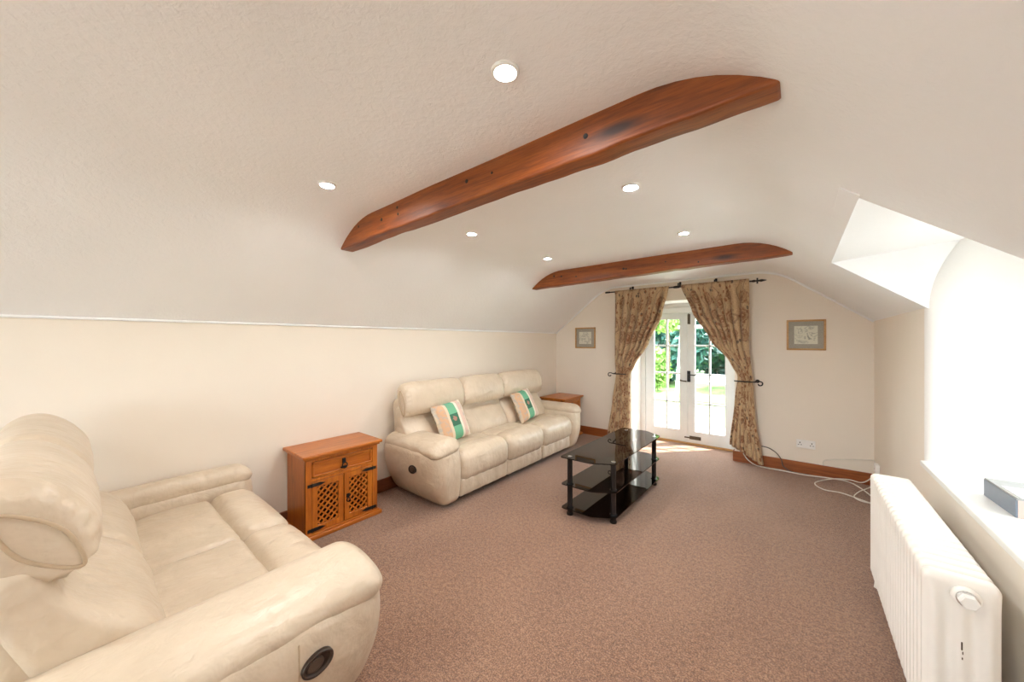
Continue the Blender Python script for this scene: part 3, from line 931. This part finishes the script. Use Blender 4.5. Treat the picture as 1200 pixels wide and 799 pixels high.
# ------------------------------------------------------------------ pine cabinet (front faces +x) and its twin in the corner
def make_cabinet(label, loc):
    C = thing('pine_cabinet', label, 'cabinet', loc, 0, 'pine cabinets by the long sofa')
    W, Dp, H = 0.60, 0.36, 0.635                # along y, along x, height; origin at floor, middle of the front
    b = join(bbox(-Dp, -0.002, -W / 2 + 0.01, -W / 2 + 0.03, 0.03, H - 0.02, 0.003), bbox(-Dp, -0.002, W / 2 - 0.03, W / 2 - 0.01, 0.03, H - 0.02, 0.003),
             bbox(-0.022, 0.0, -W / 2 + 0.01, -W / 2 + 0.055, 0.03, H - 0.02, 0.003), bbox(-0.022, 0.0, W / 2 - 0.055, W / 2 - 0.01, 0.03, H - 0.02, 0.003),
             bbox(-0.022, -0.001, -W / 2 + 0.05, W / 2 - 0.05, H - 0.055, H - 0.02, 0.003), bbox(-0.022, -0.001, -W / 2 + 0.05, W / 2 - 0.05, H - 0.205, H - 0.180, 0.003))
    obj('carcass', *b, M['pine_z'], C)
    obj('back_panel', *join(box(-Dp, -Dp + 0.01, -W / 2 + 0.02, W / 2 - 0.02, 0.04, H - 0.03), box(-Dp + 0.01, -0.04, -W / 2 + 0.03, W / 2 - 0.03, 0.04, 0.05)), M['pine_shaded'], C, smooth=False)
    obj('cabinet_top', *join(bbox(-Dp - 0.01, 0.035, -W / 2 - 0.02, W / 2 + 0.02, H - 0.016, H + 0.008, 0.007, 3), bbox(-Dp, 0.018, -W / 2 - 0.004, W / 2 + 0.004, H - 0.032, H - 0.014, 0.006)), M['pine_y'], C)
    obj('plinth', *join(bbox(-Dp, 0.032, -W / 2 - 0.018, W / 2 + 0.018, 0.0, 0.032, 0.007, 3), bbox(-Dp, 0.015, -W / 2 - 0.002, W / 2 + 0.002, 0.03, 0.042, 0.004)), M['pine_y'], C)
    # drawer with fielded edge and ring handle
    d0, d1, e0, e1 = -W / 2 + 0.058, W / 2 - 0.058, H - 0.177, H - 0.058
    dr = obj('drawer', *join(bbox(-0.03, -0.010, d0, d1, e0, e1, 0.002), bbox(-0.02, 0.001, d0, d0 + 0.016, e0, e1, 0.003), bbox(-0.02, 0.001, d1 - 0.016, d1, e0, e1, 0.003),
                             bbox(-0.02, 0.001, d0, d1, e0, e0 + 0.016, 0.003), bbox(-0.02, 0.001, d0, d1, e1 - 0.016, e1, 0.003)), M['pine_y'], C)
    zc = (e0 + e1) / 2
    ring = [(0.012, 0.020 * math.sin(a), zc - 0.018 + 0.022 * math.cos(a)) for a in np.linspace(0, 2 * math.pi, 18, endpoint=False)]
    obj('handle', *join(bbox(-0.012, 0.006, -0.013, 0.013, zc - 0.005, zc + 0.035, 0.005), tube(ring, 0.0045, 6, True), bbox(-0.012, 0.004, -0.024, 0.024, zc - 0.042, zc - 0.028, 0.004)), M['iron'], dr)
    z0, z1 = 0.045, H - 0.208
    for s in (-1, 1):
        ya, yb_ = (-W / 2 + 0.058, -0.004) if s < 0 else (0.004, W / 2 - 0.058)
        st, rl = 0.040, 0.044
        door = obj('door', *join(bbox(-0.024, -0.002, ya, ya + st, z0, z1, 0.003), bbox(-0.024, -0.002, yb_ - st, yb_, z0, z1, 0.003),
                                 bbox(-0.024, -0.003, ya + st - 0.002, yb_ - st + 0.002, z0, z0 + rl, 0.003), bbox(-0.024, -0.003, ya + st - 0.002, yb_ - st + 0.002, z1 - rl, z1, 0.003)), M['pine_z'], C)
        # crossed lattice, two layers
        la, lb, lc, ld = ya + st - 0.004, yb_ - st + 0.004, z0 + rl - 0.004, z1 - rl + 0.004
        g = []
        for lay, sg in ((0, 1), (1, -1)):
            for c in np.arange(-1.2, 1.2, 0.050):
                # line: y*1 + sg*z*1 = c about the panel centre, clipped to the rectangle
                hw, hh_ = (lb - la) / 2, (ld - lc) / 2
                pts = []
                t0, t1 = -9, 9
                # param: (y, z) = (c/2 + t, sg*(c/2 - t))
                lo, hi = -hw - c / 2, hw - c / 2
                if sg > 0:
                    lo2, hi2 = c / 2 - hh_, c / 2 + hh_
                else:
                    lo2, hi2 = c / 2 - hh_, c / 2 + hh_
                t0, t1 = max(lo, lo2), min(hi, hi2)
                if t1 - t0 < 0.012:
                    continue
                p0 = (c / 2 + t0, sg * (c / 2 - t0))
                p1 = (c / 2 + t1, sg * (c / 2 - t1))
                dy_, dz_ = p1[0] - p0[0], p1[1] - p0[1]
                ln = math.hypot(dy_, dz_)
                ny, nz_ = -dz_ / ln * 0.0064, dy_ / ln * 0.0064
                xx = -0.018 + lay * 0.005
                cy_, cz_ = (la + lb) / 2, (lc + ld) / 2
                poly = [(cy_ + p0[0] + ny, cz_ + p0[1] + nz_), (cy_ + p0[0] - ny, cz_ + p0[1] - nz_), (cy_ + p1[0] - ny, cz_ + p1[1] - nz_), (cy_ + p1[0] + ny, cz_ + p1[1] + nz_)]
                g.append(prism(poly, 'x', xx, xx + 0.006))
        lt_ = obj('lattice', *join(*g), M['pine_z'], door, smooth=False)
        lt_['kind'] = 'stuff'
        hy0 = ya if s < 0 else yb_
        for z in (z0 + 0.022, z1 - 0.022):
            poly = [(hy0 + 0.035 * s, z - 0.012), (hy0 + 0.035 * s, z + 0.012), (hy0 + 0.004 * s, z + 0.012), (hy0 - 0.055 * s, z + 0.012), (hy0 - 0.095 * s, z), (hy0 - 0.055 * s, z - 0.012)]
            obj('hinge', *join(prism(poly, 'x', -0.003, 0.003), tube([(0.003, hy0 + 0.003 * s, z - 0.014), (0.003, hy0 + 0.003 * s, z + 0.014)], 0.005, 8)), M['iron'], door, smooth=False)
        if s > 0:
            zc2 = (z0 + z1) / 2 - 0.01
            ring = [(0.010, ya + 0.026 + 0.013 * math.sin(a), zc2 - 0.016 + 0.015 * math.cos(a)) for a in np.linspace(0, 2 * math.pi, 16, endpoint=False)]
            obj('latch', *join(bbox(-0.005, 0.006, ya + 0.014, ya + 0.038, zc2, zc2 + 0.03, 0.004), tube(ring, 0.004, 6, True)), M['iron'], door)
    return C
cab1 = make_cabinet('orange pine cabinet with lattice doors and iron hinges between the two sofas', (-2.858, 1.378, 0))
cab2 = copy_tree(cab1)
cab2.location = (-2.735, 4.885, 0)
cab2.scale = (1.12, 0.92, 0.975)
cab2['label'] = 'orange pine cabinet in the corner beyond the far arm of the long sofa'

# ------------------------------------------------------------------ smoked glass tv table
T = thing('glass_table', 'black smoked glass three-tier coffee table with black tubular legs on carpet', 'table', (-1.36, 3.32, 0))
def tabletop(z, sc=1.0, t=0.009):
    raw = [(-1.605, 2.645), (-1.32, 2.655), (-1.145, 2.76), (-1.125, 3.88), (-1.31, 4.0), (-1.575, 3.985)]
    P = [Vector((x + 1.36, y - 3.32)) for x, y in raw]
    out = []
    n_ = len(P)
    for i in range(n_):
        a, b, c = P[i - 1], P[i], P[(i + 1) % n_]
        r = 0.03
        A, B_ = b + (a - b).normalized() * r, b + (c - b).normalized() * r
        for q in np.linspace(0, 1, 5):
            p = A.lerp(b, q).lerp(b.lerp(B_, q), q)
            out.append((p.x * sc, p.y * sc))
    return prism(out, 'z', z, z + t)
for z, s in ((0.493, 1.0), (0.258, 0.985), (0.055, 0.985)):
    obj('glass_shelf', *tabletop(z, s), M['smoke'], T, smooth=False)
for (x, y) in ((-1.535, 2.70), (-1.185, 2.80), (-1.17, 3.81), (-1.50, 3.90)):
    px, py = x + 1.36, y - 3.32
    leg = obj('leg', *shift(lathe([(0.026, 0.0), (0.028, 0.004), (0.028, 0.018), (0.0225, 0.022), (0.0225, 0.488), (0.026, 0.492)], 20), (px, py, 0)), M['black'], T)
    obj('chrome_cap', *shift(lathe([(0.019, 0.501), (0.019, 0.504), (0.016, 0.5055)], 20), (px, py, 0)), M['chrome'], leg)
    for z in (0.250, 0.2665, 0.047, 0.0635):
        obj('collar', *shift(lathe([(0.0225, z), (0.030, z + 0.001), (0.030, z + 0.007), (0.0225, z + 0.008)], 18), (px, py, 0)), M['black'], leg)

# ------------------------------------------------------------------ column radiator under the dormer window
RAD = thing('column_radiator', 'white multi-column radiator with hexagonal end plug below the window sill', 'radiator', (0.435, 2.50, 0))
NS, PITCH = 22, 0.0545
rw, rz0, rz1 = 0.088, 0.075, 0.690
def fr_sec(x, y, z):
    zc = (rz1 - rz0) / 2
    top = min(1.0, max(0.0, (abs(z) - (zc - 0.085)) / 0.035))
    col = 0.5 + 0.5 * math.cos(2 * math.pi * (x / (2 * rw)) * 3)
    inner = min(1.0, max(0.0, (rw - 0.012 - abs(x)) / 0.01))
    depth = (1 - top) * (1 - col) * 0.55
    yy = y * (1 - depth)
    return (x, yy, z)
secg = shift(rbox(rw, PITCH / 2 - 0.0015, (rz1 - rz0) / 2, (0.026, 0.018, 0.030), (20, 1, 14), 4, fn=fr_sec), (0, 0, (rz0 + rz1) / 2))
s0 = None
for i in range(NS):
    y = (i - (NS - 1) / 2) * PITCH
    if s0 is None:
        s0 = obj('section', *secg, M['rad'], RAD)
        s0.location = (0, y, 0)
    else:
        c = s0.copy()
        COL.objects.link(c)
        c.parent = RAD
        c.location = (0, y, 0)
ye = -(NS / 2) * PITCH
obj('connecting_tube', *join(tube([(0, ye + 0.01, rz1 - 0.055), (0, -ye - 0.01, rz1 - 0.055)], 0.022, 12), tube([(0, ye + 0.01, rz0 + 0.05), (0, -ye - 0.01, rz0 + 0.05)], 0.022, 12)), M['rad'], RAD)
boss = obj('end_bush', *shift(lathe([(0.034, 0.012), (0.034, -0.008), (0.030, -0.014)], 24, 'y'), (0.008, ye, rz1 - 0.058)), M['rad'], RAD)
obj('hex_plug', *shift(lathe([(0.024, 0.0), (0.024, -0.030), (0.020, -0.034)], 6, 'y'), (0.008, ye - 0.008, rz1 - 0.058)), M['plastic'], boss, smooth=False)
obj('plug_ring', *shift(lathe([(0.026, -0.002), (0.0265, -0.008), (0.026, -0.012)], 24, 'y'), (0.008, ye - 0.012, rz1 - 0.058)), M['chrome'], boss)
for y in (ye + PITCH * 0.5, -ye - PITCH * 0.5):
    for x in (-0.055, 0.055):
        obj('foot', *shift(lathe([(0.020, 0.0), (0.018, 0.01), (0.014, 0.06), (0.018, 0.11)], 12), (x, y, 0)), M['rad'], RAD)
obj('supply_pipe', *tube(spline([(0.02, -ye - 0.01, rz0 + 0.05), (0.02, -ye + 0.05, rz0 + 0.05), (0.02, -ye + 0.06, 0.06), (0.02, -ye + 0.06, 0.0)], 5), 0.009, 8), M['rad'], RAD)
rs = random.Random(4)
for (x, z, w, h) in ((0.0, 0.46, 0.0018, 0.014), (0.002, 0.437, 0.0013, 0.005), (0.001, 0.418, 0.0015, 0.004)):
    obj('paint_chip', *bbox(x - w, x + w, ye + 0.0005, ye + 0.004, z - h, z + h, 0.001), M['brass'], RAD)

# ------------------------------------------------------------------ box and papers on the sill
BX = thing('gift_box', 'flat blue-grey box with pink end and pale lid lying on window sill', 'box', (0.80, 2.63, 0.757), R(3))
obj('side_panel', *bbox(-0.095, -0.088, -0.135, 0.135, 0.0, 0.078, 0.001), M['bluebox'], BX)
obj('tray', *bbox(-0.088, 0.095, -0.135, 0.135, 0.0, 0.074, 0.001), M['pinkcard'], BX)
lid = obj('lid', *bbox(-0.093, 0.097, -0.137, 0.137, 0.074, 0.084, 0.002), M['greycard'], BX)
obj('lid_label', *bbox(-0.080, 0.06, -0.134, 0.02, 0.0835, 0.0865, 0.001), M['paper'], lid)
tag(obj('paper_sheet', *join(bbox(-0.07, 0.07, -0.10, 0.10, 0.0, 0.003, 0.001)), M['paper'], loc=(0.98, 2.42, 0.7575), rot=(0, 0, R(15))), 'loose white paper sheet on the window sill beside the box', 'paper')

# ------------------------------------------------------------------ curtain pole, curtains, holdbacks
CY = 5.095
P = thing('curtain_pole', 'black iron curtain pole with spear finials above the french doors', 'curtain pole', (-1.3, CY, 2.225))
def pz(x):
    return 2.225 - 0.012 * (x + 1.3) - 2.225
obj('rod', *tube([(-0.95, 0, 0.010), (0.0, 0, 0.0), (0.96, 0, -0.012)], 0.0095, 10), M['iron'], P)
obj('finial', *shift(lathe([(0.004, -0.03), (0.013, -0.025), (0.013, 0.04), (0.010, 0.045)], 12, 'x'), (-0.955, 0, 0.010)), M['iron'], P)
f2 = join(lathe([(0.004, -0.03), (0.014, -0.02), (0.014, 0.0), (0.008, 0.01), (0.012, 0.05), (0.016, 0.065), (0.004, 0.115)], 12, 'x'), bbox(0.018, 0.034, -0.006, 0.006, -0.034, 0.034, 0.003))
obj('finial', *shift(f2, (0.90, 0, -0.011)), M['iron'], P)
obj('centre_joint', *shift(lathe([(0.006, -0.05), (0.016, -0.03), (0.018, 0.0), (0.016, 0.03), (0.006, 0.05)], 12, 'x'), (0.03, 0, 0)), M['iron'], P)
for x in (-0.60, 0.05, 0.48):
    b = tube(spline([(x, 0.115, 0.05), (x, 0.05, 0.05), (x, 0.0, 0.045), (x, 0.0, 0.012)], 4), 0.007, 8)
    obj('bracket', *join(b, bbox(x - 0.013, x + 0.013, 0.100, 0.116, 0.02, 0.08, 0.003), bbox(x - 0.006, x + 0.006, -0.012, 0.012, 0.0, 0.05, 0.003)), M['iron'], P)

def interp(keys, t):
    for (a, va), (b, vb) in zip(keys, keys[1:]):
        if t <= b:
            u = (t - a) / (b - a)
            u = u * u * (3 - 2 * u) * 0.5 + u * 0.5
            return va + (vb - va) * u
    return keys[-1][1]
def make_curtain(label, kl, kr, kbot, folds, seed, width):
    """kl / kr: inner and outer edge keyed by drop fraction; kbot: hem height at both edges"""
    nu_, nv_ = 96, 60
    V, F, UV = [], [], []
    ztop = 2.247
    for j in range(nv_ + 1):
        v = j / nv_
        for i in range(nu_ + 1):
            u = i / nu_
            zb = kbot[0] + (kbot[1] - kbot[0]) * u
            z = ztop + (zb - ztop) * v
            x0, x1 = interp(kl, v), interp(kr, v)
            w = abs(x1 - x0)
            tie = math.exp(-((v - 0.575) / 0.10) ** 2)
            amp = (0.020 + 0.022 * min(1, v / 0.2)) * (1 - 0.35 * tie) * min(1.0, 0.45 + w)
            ph = 2 * math.pi * (folds * (u + 0.04 * math.sin(5 * u + seed) + 0.02 * nz(v * 3, u * 3, seed)))
            y = CY - 0.004 + amp * math.sin(ph) * (0.7 + 0.5 * nz(u * 6, 3.3, seed))
            y += -0.014 + 0.05 * tie * (abs(u - 0.5) * 2 - 0.6)
            if v < 0.03:
                y = CY - 0.014 + (y - CY) * (v / 0.03) * 0.7
            x = x0 + (x1 - x0) * u + 0.010 * math.cos(ph) * min(1, v * 5)
            z += 0.010 * nz(u * 9, seed) * (v > 0.9)
            V.append((x, min(y, YF - 0.012), z))
            UV.append((u * width, -v * 2.1))
    for j in range(nv_):
        for i in range(nu_):
            a = j * (nu_ + 1) + i
            F.append((a, a + 1, a + nu_ + 2, a + nu_ + 1))
    o = obj('curtain', V, F, M['curtain'], uv=UV)
    md = o.modifiers.new('thickness', 'SOLIDIFY')
    md.thickness = 0.003
    return tag(o, label, 'curtain', 'floral curtains at the french doors')
make_curtain('beige floral curtain tied back on the side of the long sofa',
             [(0, -2.125), (0.5, -2.125), (0.58, -2.11), (0.75, -2.16), (1, -2.24)], [(0, -1.36), (0.18, -1.46), (0.36, -1.64), (0.5, -1.83), (0.575, -1.915), (0.75, -1.90), (1, -1.925)], (0.10, 0.08), 7, 1.3, 1.35)
make_curtain('beige floral curtain tied back beside the wall socket and trailing cable',
             [(0, -1.215), (0.18, -1.07), (0.36, -0.87), (0.5, -0.66), (0.575, -0.575), (0.75, -0.60), (1, -0.655)], [(0, -0.455), (0.36, -0.465), (0.575, -0.425), (0.75, -0.40), (1, -0.325)], (0.235, 0.04), 7, 4.1, 1.35)
def holdback(label, x, sgn):
    o = thing('curtain_holdback', label, 'holdback', (x, YF, 1.012), 0, 'iron curtain holdbacks')
    pts = [(0.06 * sgn, 0.0, 0.0), (0.06 * sgn, -0.10, 0.0), (0.03 * sgn, -0.185, 0.004), (-0.09 * sgn, -0.20, 0.006), (-0.16 * sgn, -0.185, 0.006)]
    obj('arm', *tube(spline(pts, 6), 0.0075, 8), M['iron'], o)
    cur = [(0.03 * sgn, -0.185, 0.004), (0.085 * sgn, -0.17, 0.014), (0.118 * sgn, -0.165, 0.002), (0.115 * sgn, -0.165, -0.028), (0.088 * sgn, -0.165, -0.034), (0.078 * sgn, -0.165, -0.016)]
    obj('scroll', *tube(spline(cur, 6), 0.007, 8), M['iron'], o)
    obj('wall_plate', *shift(lathe([(0.022, 0.0), (0.022, -0.006), (0.012, -0.010)], 16, 'y'), (0.06 * sgn, 0, 0)), M['iron'], o)
holdback('black iron scroll holdback gathering the curtain nearer the long sofa', -2.095, -1)
holdback('black iron scroll holdback gathering the curtain nearer the wall socket', -0.44, 1)

# ------------------------------------------------------------------ framed prints
def m_print(name, seed):
    t = NT(name)
    v = t.coord()
    v2 = t.n('ShaderNodeTexNoise', Scale=14.0, Detail=3.0, Distortion=1.2)
    mp = t.n('ShaderNodeMapping')
    mp.inputs['Location'].default_value = (seed, seed, 0)
    t.l(v, mp.inputs['Vector'])
    t.l(mp.outputs[0], v2.inputs['Vector'])
    ink = t.ramp(v2.outputs['Fac'], [(0.40, (0, 0, 0)), (0.47, (0.6, 0.6, 0.6)), (0.50, (0, 0, 0)), (0.66, (0, 0, 0)), (0.70, (0.7, 0.7, 0.7))])
    gr = t.n('ShaderNodeTexGradient', _gradient_type='SPHERICAL')
    t.l(t.coord('Object', (8, 8, 8)), gr.inputs[0])
    m = t.mix(1.0, ink, t.ramp(gr.outputs['Fac'], [(0.0, (0, 0, 0)), (0.25, (1, 1, 1))]), 'MULTIPLY')
    return t.set(t.mix(m, (0.74, 0.70, 0.60), (0.16, 0.16, 0.15)), 0.6)
def picture(label, xc, zc, w, h, seed):
    o = thing('framed_print', label, 'picture', (xc, YF, zc), 0, 'small framed prints on the gable wall')
    b = 0.020
    obj('frame', *join(bbox(-w / 2, w / 2, -0.022, 0, h / 2 - b, h / 2, 0.004), bbox(-w / 2, w / 2, -0.022, 0, -h / 2, -h / 2 + b, 0.004),
                       bbox(-w / 2, -w / 2 + b, -0.022, 0, -h / 2, h / 2, 0.004), bbox(w / 2 - b, w / 2, -0.022, 0, -h / 2, h / 2, 0.004)), M['frame_oak'], o)
    obj('mount', *box(-w / 2 + b, w / 2 - b, -0.010, 0, -h / 2 + b, h / 2 - b), M['mount'], o, smooth=False)
    obj('print', *box(-w / 2 + b + 0.05, w / 2 - b - 0.05, -0.012, -0.009, -h / 2 + b + 0.05, h / 2 - b - 0.05), m_print('ink_sketch_%d' % seed, seed), o, smooth=False)
    obj('pane', *box(-w / 2 + b, w / 2 - b, -0.0165, -0.0145, -h / 2 + b, h / 2 - b), M['glass'], o, smooth=False)
picture('pale ink print in oak frame above the double wall socket', 0.070, 1.568, 0.345, 0.345, 3)
picture('pale ink print in oak frame above the corner cabinet beside the sloping ceiling', -2.676, 1.550, 0.355, 0.335, 8)

# ------------------------------------------------------------------ sockets and cables
SK = thing('double_socket', 'white double wall socket on the gable wall beside the curtain', 'socket', (0.070, YF, 0.332))
obj('plate', *bbox(-0.083, 0.083, -0.012, 0.0, -0.046, 0.046, 0.004), M['plastic'], SK)
for sx in (-1, 1):
    sw = obj('switch', *bbox(sx * 0.018 - 0.008, sx * 0.018 + 0.008, -0.016, -0.010, 0.010, 0.030, 0.002), M['plastic'], SK)
    for (dx, dz, w, h) in ((0, 0.014, 0.004, 0.007), (-0.012, -0.010, 0.006, 0.003), (0.012, -0.010, 0.006, 0.003)):
        obj('pin_hole', *box(sx * 0.052 + dx - w, sx * 0.052 + dx + w, -0.0128, -0.0115, dz - h, dz + h), M['under'], SK, smooth=False)
JB = thing('junction_box', 'small white cable junction box low on the wall beyond the radiator', 'junction box', (XR, 4.92, 0.255))
obj('box_body', *bbox(-0.032, 0.0, -0.045, 0.045, -0.045, 0.045, 0.006), M['plastic'], JB)
obj('cover_screw', *shift(lathe([(0.005, -0.0325), (0.004, -0.035)], 10, 'x'), (0, 0, 0)), M['chrome'], JB)
def cable(name, label, pts, r, mat):
    pts = spline(pts, 7)
    o = obj(name, *tube(pts, r, 7), mat)
    return tag(o, label, 'cable')
cable('aerial_cable', 'long white cable lying along the skirting below the curtain', [(-0.52, 5.165, 0.12), (-0.46, 5.11, 0.06), (-0.36, 5.12, 0.012), (-0.15, 5.13, 0.008), (0.05, 5.12, 0.008), (0.25, 5.09, 0.03), (0.42, 5.0, 0.05), (0.55, 4.72, 0.03), (0.60, 4.4, 0.01)], 0.006, M['cable_w'])
cable('looped_cable', 'looped white cable spread over the carpet in front of the skirting', [(0.60, 4.93, 0.23), (0.57, 4.96, 0.15), (0.50, 4.97, 0.08), (0.40, 4.97, 0.085), (0.27, 5.0, 0.05), (0.14, 4.90, 0.008), (0.20, 4.74, 0.008), (0.33, 4.74, 0.008), (0.45, 4.66, 0.008), (0.56, 4.55, 0.008), (0.60, 4.35, 0.01)], 0.0055, M['cable_w'])
cable('thin_cable', 'thin white cable hanging in a loop from the junction box', [(0.59, 4.90, 0.22), (0.56, 4.86, 0.10), (0.46, 4.78, 0.04), (0.42, 4.68, 0.008), (0.50, 4.60, 0.010), (0.58, 4.72, 0.03), (0.595, 4.88, 0.15), (0.585, 4.92, 0.215)], 0.0045, M['cable_w'])
cable('flat_cable', 'white cable running straight along the wall to the junction box', [(0.22, YF - 0.022, 0.13), (0.24, YF - 0.010, 0.19), (0.42, YF - 0.008, 0.235), (0.59, YF - 0.01, 0.265), (0.607, 5.1, 0.27), (0.60, 4.97, 0.262)], 0.0055, M['cable_w'])
cable('dark_cable', 'thin dark cable arching over the skirting from behind the curtain', [(-0.34, 5.185, 0.24), (-0.27, 5.185, 0.23), (-0.20, 5.18, 0.19), (-0.15, 5.175, 0.12), (-0.13, 5.165, 0.05), (-0.05, 5.15, 0.008), (0.10, 5.16, 0.006)], 0.005, M['cable_d'])

# ------------------------------------------------------------------ garden beyond the doors
struct(obj('ground', *box(-40, 40, YD + 0.08, 60, -0.40, -0.12), M['lawn'], smooth=False), 'green lawn beyond the french doors')
struct(obj('ground_side', *join(box(1.45, 40, -40, YD + 0.08, -0.40, -0.12), box(-40, XL - 0.35, -40, YD + 0.08, -0.40, -0.12), box(XL - 0.35, 1.45, -40, YB - 0.35, -0.40, -0.12)), M['patio'], smooth=False), 'unseen pale paving round the house, added to bounce daylight')  # unseen ground, added to bounce sunlight and cut skylight from below
struct(obj('patio', *box(-9, 6, YD + 0.09, 7.3, -0.30, -0.05), M['patio'], smooth=False), 'pale stone patio outside the french doors')
def leaves(cx, cy, cz, rx, ry, rz, n, size, seed):
    rs = np.random.RandomState(seed)
    d = rs.normal(size=(n, 3))
    d /= np.linalg.norm(d, axis=1)[:, None]
    rad = rs.uniform(0.55, 1.0, n) ** 0.5
    lump = np.array([1 + 0.22 * nz(*(p * 2.2 + seed)) for p in d])
    c = d * (rad * lump)[:, None] * np.array([rx, ry, rz]) + np.array([cx, cy, cz])
    V, F = [], []
    for p in c:
        a = Vector(rs.normal(size=3)).normalized()
        b = a.cross(Vector(rs.normal(size=3))).normalized()
        s = size * rs.uniform(0.6, 1.3)
        q = Vector(p)
        k = len(V)
        V += [tuple(q - a * s), tuple(q + b * s * 0.5), tuple(q + a * s), tuple(q - b * s * 0.5)]
        F.append((k, k + 1, k + 2, k + 3))
    return V, F
def tree(name, label, x, y, rx, rz, cz, n, mat, seed, size, tr_r=0.12):
    o = thing(name, label, 'tree' if 'tree' in name else 'shrub', (x, y, -0.12), 0, 'garden planting beyond the doors')
    tr = obj('trunk', *tube(spline([(0, 0, 0), (0.05, 0.03, cz * 0.5), (0, 0, cz)], 4), [tr_r * (1 - 0.06 * i) for i in range(9)], 8), M['bark'], o)
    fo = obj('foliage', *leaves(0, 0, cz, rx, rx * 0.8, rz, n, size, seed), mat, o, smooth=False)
    fo['kind'] = 'stuff'
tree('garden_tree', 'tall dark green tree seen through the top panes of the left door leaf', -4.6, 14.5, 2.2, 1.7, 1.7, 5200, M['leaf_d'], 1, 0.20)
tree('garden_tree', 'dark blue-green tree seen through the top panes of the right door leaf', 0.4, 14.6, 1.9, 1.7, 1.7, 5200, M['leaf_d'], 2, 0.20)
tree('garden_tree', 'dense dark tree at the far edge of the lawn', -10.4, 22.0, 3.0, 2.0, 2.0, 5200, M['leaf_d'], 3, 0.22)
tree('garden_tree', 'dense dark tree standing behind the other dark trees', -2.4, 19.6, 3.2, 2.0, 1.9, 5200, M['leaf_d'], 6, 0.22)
tree('leafy_shrub', 'bright yellow-green shrub in front of the dark trees', -3.9, 12.0, 0.75, 0.75, 0.75, 1500, M['leaf_l'], 4, 0.10)
tree('overhanging_tree', 'bright green tree with leaves hanging before the darker ones', -3.1, 11.4, 0.8, 0.6, 2.5, 1300, M['leaf_l'], 5, 0.11, 0.035)
SW = thing('garden_swing', 'white painted timber swing frame standing on the lawn', 'swing', (-1.75, 10.6, -0.12))
for sx in (-0.75, 0.75):
    for sy in (-0.6, 0.6):
        obj('leg', *tube([(sx, sy, 0.0), (sx, 0.0, 2.0)], 0.05, 6), M['wframe'], SW)
obj('crossbar', *tube([(-0.85, 0, 2.0), (0.85, 0, 2.0)], 0.05, 6), M['wframe'], SW)
obj('seat', *bbox(-0.5, 0.5, -0.2, 0.2, 0.5, 0.55, 0.01), M['wframe'], SW)
obj('seat_back', *bbox(-0.5, 0.5, 0.18, 0.24, 0.55, 0.72, 0.01), M['wframe'], SW)
for sx in (-0.48, 0.48):
    obj('rope', *tube([(sx, 0, 0.5), (sx, 0, 2.0)], 0.015, 6), M['cable_w'], SW)
